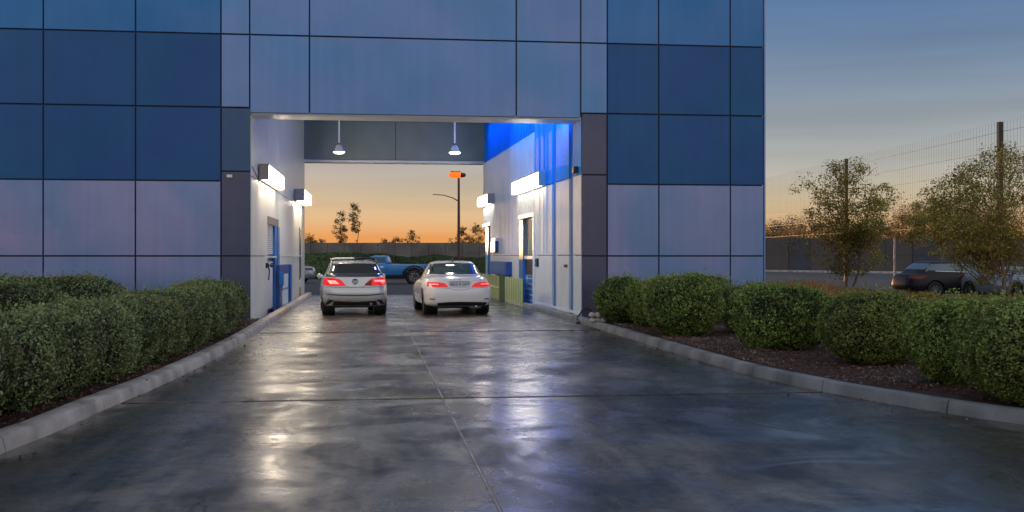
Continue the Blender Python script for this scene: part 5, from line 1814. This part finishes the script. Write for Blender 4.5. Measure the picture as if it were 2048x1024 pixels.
# trees beyond the right wall
FT = [(1548, 128, 5.6, 5.0, 'leaf_far', 'far dark tree beyond the wall, beside the corner of the building'), (1590, 132, 6.4, 5.5, 'leaf_far', 'far tree beyond the wall, left of the small spreading tree'),
      (1640, 128, 6.0, 5.5, 'leaf_far', 'far tree beyond the wall, half hidden by the left fence post tree'), (1752, 124, 5.8, 4.6, 'leaf_far', 'far tree beyond the wall between the post and the orange tree'),
      (1808, 120, 7.2, 5.2, 'leaf_far_orange', 'tree beyond the wall with orange backlight painted into its leaves'), (1848, 126, 8.0, 5.5, 'leaf_far', 'far tree beyond the wall, right of the orange one'),
      (1930, 122, 8.0, 7.0, 'leaf_far', 'far tree beyond the wall behind the larger tree'), (2010, 126, 8.5, 7.0, 'leaf_far', 'far tree beyond the wall at the right frame edge'), (1700, 130, 5.4, 5.4, 'leaf_far', 'far tree beyond the wall behind the left fence post')]
for i, (px, dep, h_, w_, ml, lab) in enumerate(FT):
    x, y_ = gx(px, dep)
    tree(lab, x, y_, h_, w_, 200 + i * 3, 1.6, 0.095, 190, 30, mleaf=ml, mbark='bark', warm=0.45, name='far_tree', group='trees beyond the far walls', r0=0.12, spread=0.38)

# trees seen through the passage
PT = [(682, 100, 6.2, 0.85, 2.9, 56, 'slim tree, left of the tall pair seen through the passage'), (709, 102, 7.1, 0.75, 4.4, 46, 'tallest slim tree of the pair seen through the passage'),
      (618, 100, 4.0, 1.4, 2.0, 60, 'bushy tree at the left edge of the passage view'), (640, 104, 3.2, 1.1, 1.9, 30, 'low bush-like tree beside the bushy one at the left edge'),
      (768, 104, 3.3, 1.1, 2.3, 30, 'small rounded tree, leftmost of three low ones on the skyline'), (794, 106, 3.4, 1.2, 2.3, 34, 'small rounded tree, middle of three low ones on the skyline'),
      (822, 104, 4.0, 1.2, 2.4, 44, 'small rounded tree, tallest of three low ones on the skyline'), (924, 98, 4.3, 1.4, 1.9, 64, 'leafy tree behind the street lamp pole'), (950, 98, 4.5, 1.7, 1.9, 76, 'leafy tree right of the street lamp pole')]
for i, (px, dep, h_, w_, th_, cl_, lab) in enumerate(PT):
    x, y_ = gx(px, dep)
    tree(lab, x, y_, h_, w_, 300 + i * 3, th_, 0.075, cl_, 26, mleaf='leaf_far', mbark='bark', warm=0.12, name='skyline_tree', group='trees on the skyline behind the passage', r0=0.045, spread=0.14)

# ------------------------------------------------------------------ far walls, bank, lamp, fence
x0_, y0_ = gx(520, 95); x1_, y1_ = gx(1060, 95)
t = thing('block_wall', 'long weathered grey block wall behind the passage', 'wall', (x0_, y0_, 0))
nseg = 16
top = zpx(485.5, 95)
for k in range(nseg):
    f0, f1 = k / nseg, (k + 1) / nseg
    ax_, ay_ = x0_ + (x1_ - x0_) * f0, y0_ + (y1_ - y0_) * f0
    bx_, by_ = x0_ + (x1_ - x0_) * f1 - 0.03, y0_ + (y1_ - y0_) * f1
    for (za, zb) in ((0, 0.95), (0.965, 1.85), (1.865, top)):
        jj = rnd.uniform(0, 0.03)
        q = MB(); q.hexa([(ax_ - x0_, ay_ - y0_ - jj, za), (bx_ - x0_, by_ - y0_ - jj, za), (bx_ - x0_, by_ - y0_ + 0.3, za), (ax_ - x0_, ay_ - y0_ + 0.3, za),
                          (ax_ - x0_, ay_ - y0_ - jj, zb), (bx_ - x0_, by_ - y0_ - jj, zb), (bx_ - x0_, by_ - y0_ + 0.3, zb), (ax_ - x0_, ay_ - y0_ + 0.3, zb)])
        q.build('panel', M['wall_far'], t)
q = MB(); q.hexa([(0, 0.1, 0), (x1_ - x0_, y1_ - y0_ + 0.1, 0), (x1_ - x0_, y1_ - y0_ + 0.2, 0), (0, 0.2, 0), (0, 0.1, top - 0.03), (x1_ - x0_, y1_ - y0_ + 0.1, top - 0.03), (x1_ - x0_, y1_ - y0_ + 0.2, top - 0.03), (0, 0.2, top - 0.03)])
q.build('core', M['joint'], t)
# planted bank in front of it
P, N_ = [], []
rg = np.random.default_rng(31)
n = 60000
px_ = rg.uniform(560, 1010, n); dep = rg.uniform(76, 93, n)
X = (px_ - 1024) / 2214 * dep
U = X * C + dep * S; V = -X * S + dep * C
hz = 0.3 + 1.45 * np.clip((dep - 76) / 14, 0, 1) + 0.35 * nfield(np.stack([U, V, U * 0], 1), 4, 0.7)
hz *= np.where(px_ < 720, 0.95, 0.92)
P = np.stack([U, V, hz * (1 - 0.35 * rg.random(n) ** 2)], 1)
o = leaf_object('bank_shrubs', M['leaf_bank'], P, np.tile([0, -0.4, 0.8], (n, 1)), 0.13, None, 6, tint=0.35 + 0.3 * nfield(P, 9, 0.6) + np.where(px_ < 705, 0.35, -0.1), warm=0.1)
tag(o, 'mass of dark green shrubs on the bank beneath the block wall')
b = MB()
for (d0, z0, d1, z1) in ((75.5, -0.02, 78, 0.18), (78, 0.18, 90, 1.2), (90, 1.2, 95, 1.4)):
    A, B = gx(500, d0), gx(1060, d0); D, E = gx(500, d1), gx(1060, d1)
    b.quad((A[0], A[1], z0), (B[0], B[1], z0), (E[0], E[1], z1), (D[0], D[1], z1))
tag(b.build('bank', M['earth'], center=False, loc=(0, 0, 0)), 'sloping earth bank under the far shrubs', kind='structure')

# right perimeter wall with panels and pilasters
xa, ya = gx(1490, 118); xb, yb = gx(2130, 92)
t = thing('concrete_wall', 'dark concrete perimeter wall behind the parked cars', 'wall', (xa, ya, 0))
d = Vector((xb - xa, yb - ya, 0)); LW = d.length; d.normalize(); nn_ = Vector((-d.y, d.x, 0))
npan = 12
for k in range(-7, npan):
    s0, s1 = LW * k / npan, LW * (k + 1) / npan
    f = (k + 0.5) / npan
    m_ = 'wall_brown' if (k % 5) in (0, 1, 3) else 'wall_slate'
    zt0 = 1.6 + 35.5 / 2214 * (118 + (92 - 118) * f)
    pr = 0.0 if m_ == 'wall_brown' else 0.08
    for (za, zb) in ((0, zt0 * 0.5), (zt0 * 0.5 + 0.02, zt0)):
        q = MB(); v4 = []
        for z in (za, zb):
            for (s_, o_) in ((s0 + 0.02, pr), (s1 - 0.02, pr), (s1 - 0.02, 0.35), (s0 + 0.02, 0.35)):
                p = d * s_ + nn_ * o_
                v4.append((p.x, p.y, z))
        q.hexa(v4); q.build('panel', M[m_], t)
q = MB(); v4 = []
for z in (0, 1.0):
    for (s_, o_) in ((0, 0.15), (LW, 0.15), (LW, 0.25), (0, 0.25)):
        p = d * s_ + nn_ * o_
        zz = 0 if z == 0 else 1.6 + 34.5 / 2214 * (118 if s_ == 0 else 92)
        v4.append((p.x, p.y, zz))
q.hexa(v4); q.build('core', M['joint'], t)
b = MB(); k_ = MB()
A = Vector((xa, ya, 0)) - nn_ * 2.4; B = Vector((xb, yb, 0)) - nn_ * 2.4
b.hexa([(A.x, A.y, -0.05), (B.x, B.y, -0.05), (B.x + nn_.x * 2.3, B.y + nn_.y * 2.3, -0.05), (A.x + nn_.x * 2.3, A.y + nn_.y * 2.3, -0.05),
        (A.x, A.y, 0.16), (B.x, B.y, 0.16), (B.x + nn_.x * 2.3, B.y + nn_.y * 2.3, 0.16), (A.x + nn_.x * 2.3, A.y + nn_.y * 2.3, 0.16)])
tag(b.build('far_kerb', M['kerb']), 'pale kerb strip at the foot of the perimeter wall', kind='structure')

# slim light pole in front of the wall
x, y_ = gx(1789.5, 70)
t = thing('slim_post', 'slim pale metal post in front of the perimeter wall', 'post', (x, y_, 0))
q = MB(); q.tube([(0, 0, -0.05), (0, 0, zpx(476, 70))], 0.055, 10); q.build('pole', M['greymetal'], t, smooth=True)
q = MB(); q.box(-0.1, 0.1, -0.1, 0.1, -0.01, 0.04); q.build('base_plate', M['greymetal'], t)

# street lamp with two heads
x, y_ = gx(917.5, 66)
t = thing('street_lamp', 'tall brown lamp post with a lit orange head seen through the passage', 'street lamp', (x, y_, 0))
zt = zpx(350, 66)
q = MB(); q.tube([(0, 0, -0.05), (0, 0, zt * 0.5), (0, 0, zt)], [0.095, 0.085, 0.065], 10); q.build('pole', M['pole_brown'], t, smooth=True)
q = MB()
q.tube([(0.02, 0, zpx(403, 66)), (-0.35, 0, zpx(396, 66)), (-0.9, 0, zpx(390.5, 66)), (-1.55, 0, zpx(389, 66))], [0.035, 0.03, 0.026, 0.022], 8); q.build('arm', M['pole_brown'], t, smooth=True)
q = MB(); q.lathe([(0.03, -0.62), (0.15, -0.52), (0.19, -0.3), (0.19, 0.0), (0.14, 0.1)], (0, 0, zt), 'x', 16); q.build('lamp_head', M['lamp_orange'], t, smooth=True)
q = MB(); q.lathe([(0.13, 0.1), (0.15, 0.14), (0.12, 0.36), (0.05, 0.42)], (0, 0, zt), 'x', 14); q.build('housing', M['pole_brown'], t, smooth=True)
q = MB(); q.lathe([(0.16, -0.5), (0.20, -0.3), (0.20, 0.05), (0.15, 0.1)], (0, 0, zt + 0.035), 'x', 16)
q = MB(); q.box(-0.5, 0.1, -0.14, 0.14, zt + 0.19, zt + 0.225); q.build('cap', M['pole_brown'], t)

# tall net fence
FP = [(1452, 104.0), (1560, 84.5), (1692, 70.6), (2000, 51.2), (2300, 40.5)]
HF = 7.78
pts = [Vector((*gx(px, dep), 0)) for px, dep in FP]
# put the posts on one straight line through the two that show
pA, pB = pts[2], pts[3]
dr = (pB - pA); sp = dr.length; dr.normalize()
t = thing('net_fence', 'tall wire ball fence on black posts above the perimeter wall', 'fence', (pA.x, pA.y, 0))
for k in (-2, -1, 0, 1, 2):
    p = dr * sp * k
    if k in (-2, -1): continue
    q = MB(); q.box(p.x - 0.11, p.x + 0.11, p.y - 0.11, p.y + 0.11, -0.05, HF + 0.02); q.build('post', M['black'], t, bevel=0.01)
s0, s1 = -sp * 1.25, sp * 1.9
wires = MB()
nvw = int((s1 - s0) / 0.29)
for k in range(nvw):
    s_ = s0 + (s1 - s0) * k / nvw
    p = dr * s_
    w_ = 0.0048
    wires.tube([(p.x, p.y, 3.1), (p.x, p.y, HF + 0.05)], w_, 3, cap=False)
wires.build('vertical_wires', M['wire'], t, kind='stuff', center=False, loc=(0, 0, 0))
for z in (3.1, 3.95, 4.8, 5.65, 6.5, 7.35):
    q = MB(); n_ = 24
    q.tube([dr * (s0 + (s1 - s0) * k / n_) + Vector((0, 0, z - 0.03 * abs(math.sin(k * 1.3)))) for k in range(n_ + 1)], 0.013, 4, cap=False)
    q.build('wire_rail', M['wire'], t)

# ------------------------------------------------------------------ ornamental grasses
def grass_mass(name, label, n, xr_, dr_, h, seed, m, blade=0.012, warm=0.3, tint0=0.45):
    rg = np.random.default_rng(seed)
    nc = int(n / 90)
    px = rg.uniform(*xr_, nc); dep = rg.uniform(*dr_, nc)
    X = (px - 1024) / 2214 * dep
    U = X * C + dep * S; V = -X * S + dep * C
    ok = (U > 10.2) & (V > 27.1)
    U, V = U[ok], V[ok]
    hf = np.interp(px[ok], [1500, 1640, 1760, 2120], [1.0, 0.92, 0.55, 0.5])
    nc = len(U)
    hh = hf * h * (0.75 + 0.35 * nfield(np.stack([U, V, U * 0], 1), seed + 1, 0.8))
    per = 90
    U2, V2, H2 = [np.repeat(a_, per) for a_ in (U, V, hh)]
    N = nc * per
    ang = rg.uniform(0, 6.28, N); out = rg.uniform(0, 1, N) ** 0.7
    L = H2 * rg.uniform(0.55, 1.1, N)
    bx, by = U2 + 0.12 * out * np.cos(ang), V2 + 0.12 * out * np.sin(ang)
    tx, ty = bx + L * 0.45 * out * np.cos(ang), by + L * 0.45 * out * np.sin(ang)
    mx_, my_ = bx + L * 0.15 * out * np.cos(ang), by + L * 0.15 * out * np.sin(ang)
    w = blade * rg.uniform(0.6, 1.4, N)
    wx, wy = -np.sin(ang + rg.normal(0, 1, N)) * w, np.cos(ang + rg.normal(0, 1, N)) * w
    v = np.empty((N, 5, 3), np.float32)
    v[:, 0] = np.stack([bx - wx, by - wy, np.full(N, 0.05)], 1); v[:, 1] = np.stack([bx + wx, by + wy, np.full(N, 0.05)], 1)
    v[:, 2] = np.stack([mx_ + wx, my_ + wy, L * 0.6], 1); v[:, 3] = np.stack([mx_ - wx, my_ - wy, L * 0.6], 1)
    v[:, 4] = np.stack([tx, ty, L * 0.97], 1)
    me = bpy.data.meshes.new(name)
    me.vertices.add(5 * N); me.vertices.foreach_set('co', v.reshape(-1))
    i5 = np.arange(5 * N).reshape(N, 5)
    tri = np.stack([i5[:, [0, 1, 2]], i5[:, [0, 2, 3]], i5[:, [3, 2, 4]]], 1).reshape(-1)
    me.loops.add(len(tri)); me.loops.foreach_set('vertex_index', tri.astype(np.int32))
    me.polygons.add(3 * N)
    me.polygons.foreach_set('loop_start', np.arange(0, 9 * N, 3, dtype=np.int32)); me.polygons.foreach_set('loop_total', np.full(3 * N, 3, np.int32))
    at = me.attributes.new('tint', 'FLOAT_COLOR', 'POINT')
    tc = np.clip(np.repeat(tint0 + 0.35 * nfield(np.stack([U, V, U * 0], 1), seed + 4, 1.3), per) + rg.normal(0, 0.15, N), 0, 1)
    wc = np.repeat((rg.random(nc) < warm) * 1.0, per) * rg.uniform(0.3, 1, N)
    col = np.zeros((N, 5, 4), np.float32); col[:, :, 0] = tc[:, None]; col[:, :, 1] = wc[:, None]; col[:, :, 3] = 1
    at.data.foreach_set('color', col.reshape(-1))
    me.update(); me.validate(); me.materials.append(M[m])
    o = bpy.data.objects.new(name, me); link(o)
    return tag(o, label, kind='stuff')


grass_mass('ornamental_grass', 'brownish ornamental grasses between the shrubs and the parked cars', 70000, (1500, 2120), (28.5, 36.5), 1.0, 70, 'grass_dry', warm=0.55)
r4 = random.Random(44)
LS = [(1560, 31, 'low dark green bush in the grasses beside the building corner'), (1610, 33, 'low green bush in the grasses left of the small tree'), (1655, 30.5, 'low olive bush in front of the small tree'), (1735, 32, 'low green bush in the grasses right of the small tree'),
      (1800, 30, 'low olive bush in front of the black estate car'), (1850, 31, 'low bush in front of the rear door of the black estate car'), (1925, 29.5, 'low bush left of the staked tree trunk'), (2040, 30, 'low bush right of the staked tree trunk')]
for i, (px, dep, lab) in enumerate(LS):
    x, y_ = gx(px, dep)
    shrub(lab, x, y_, 0.45 + r4.random() * 0.2, 0.4, (0.62 if px < 1700 else 0.34) + 0.12 * r4.random(), 900 + i, 3800, 0.035, 'leaf_tree', 0.25, 2.2, 'low bushes among the grasses', 0.05)
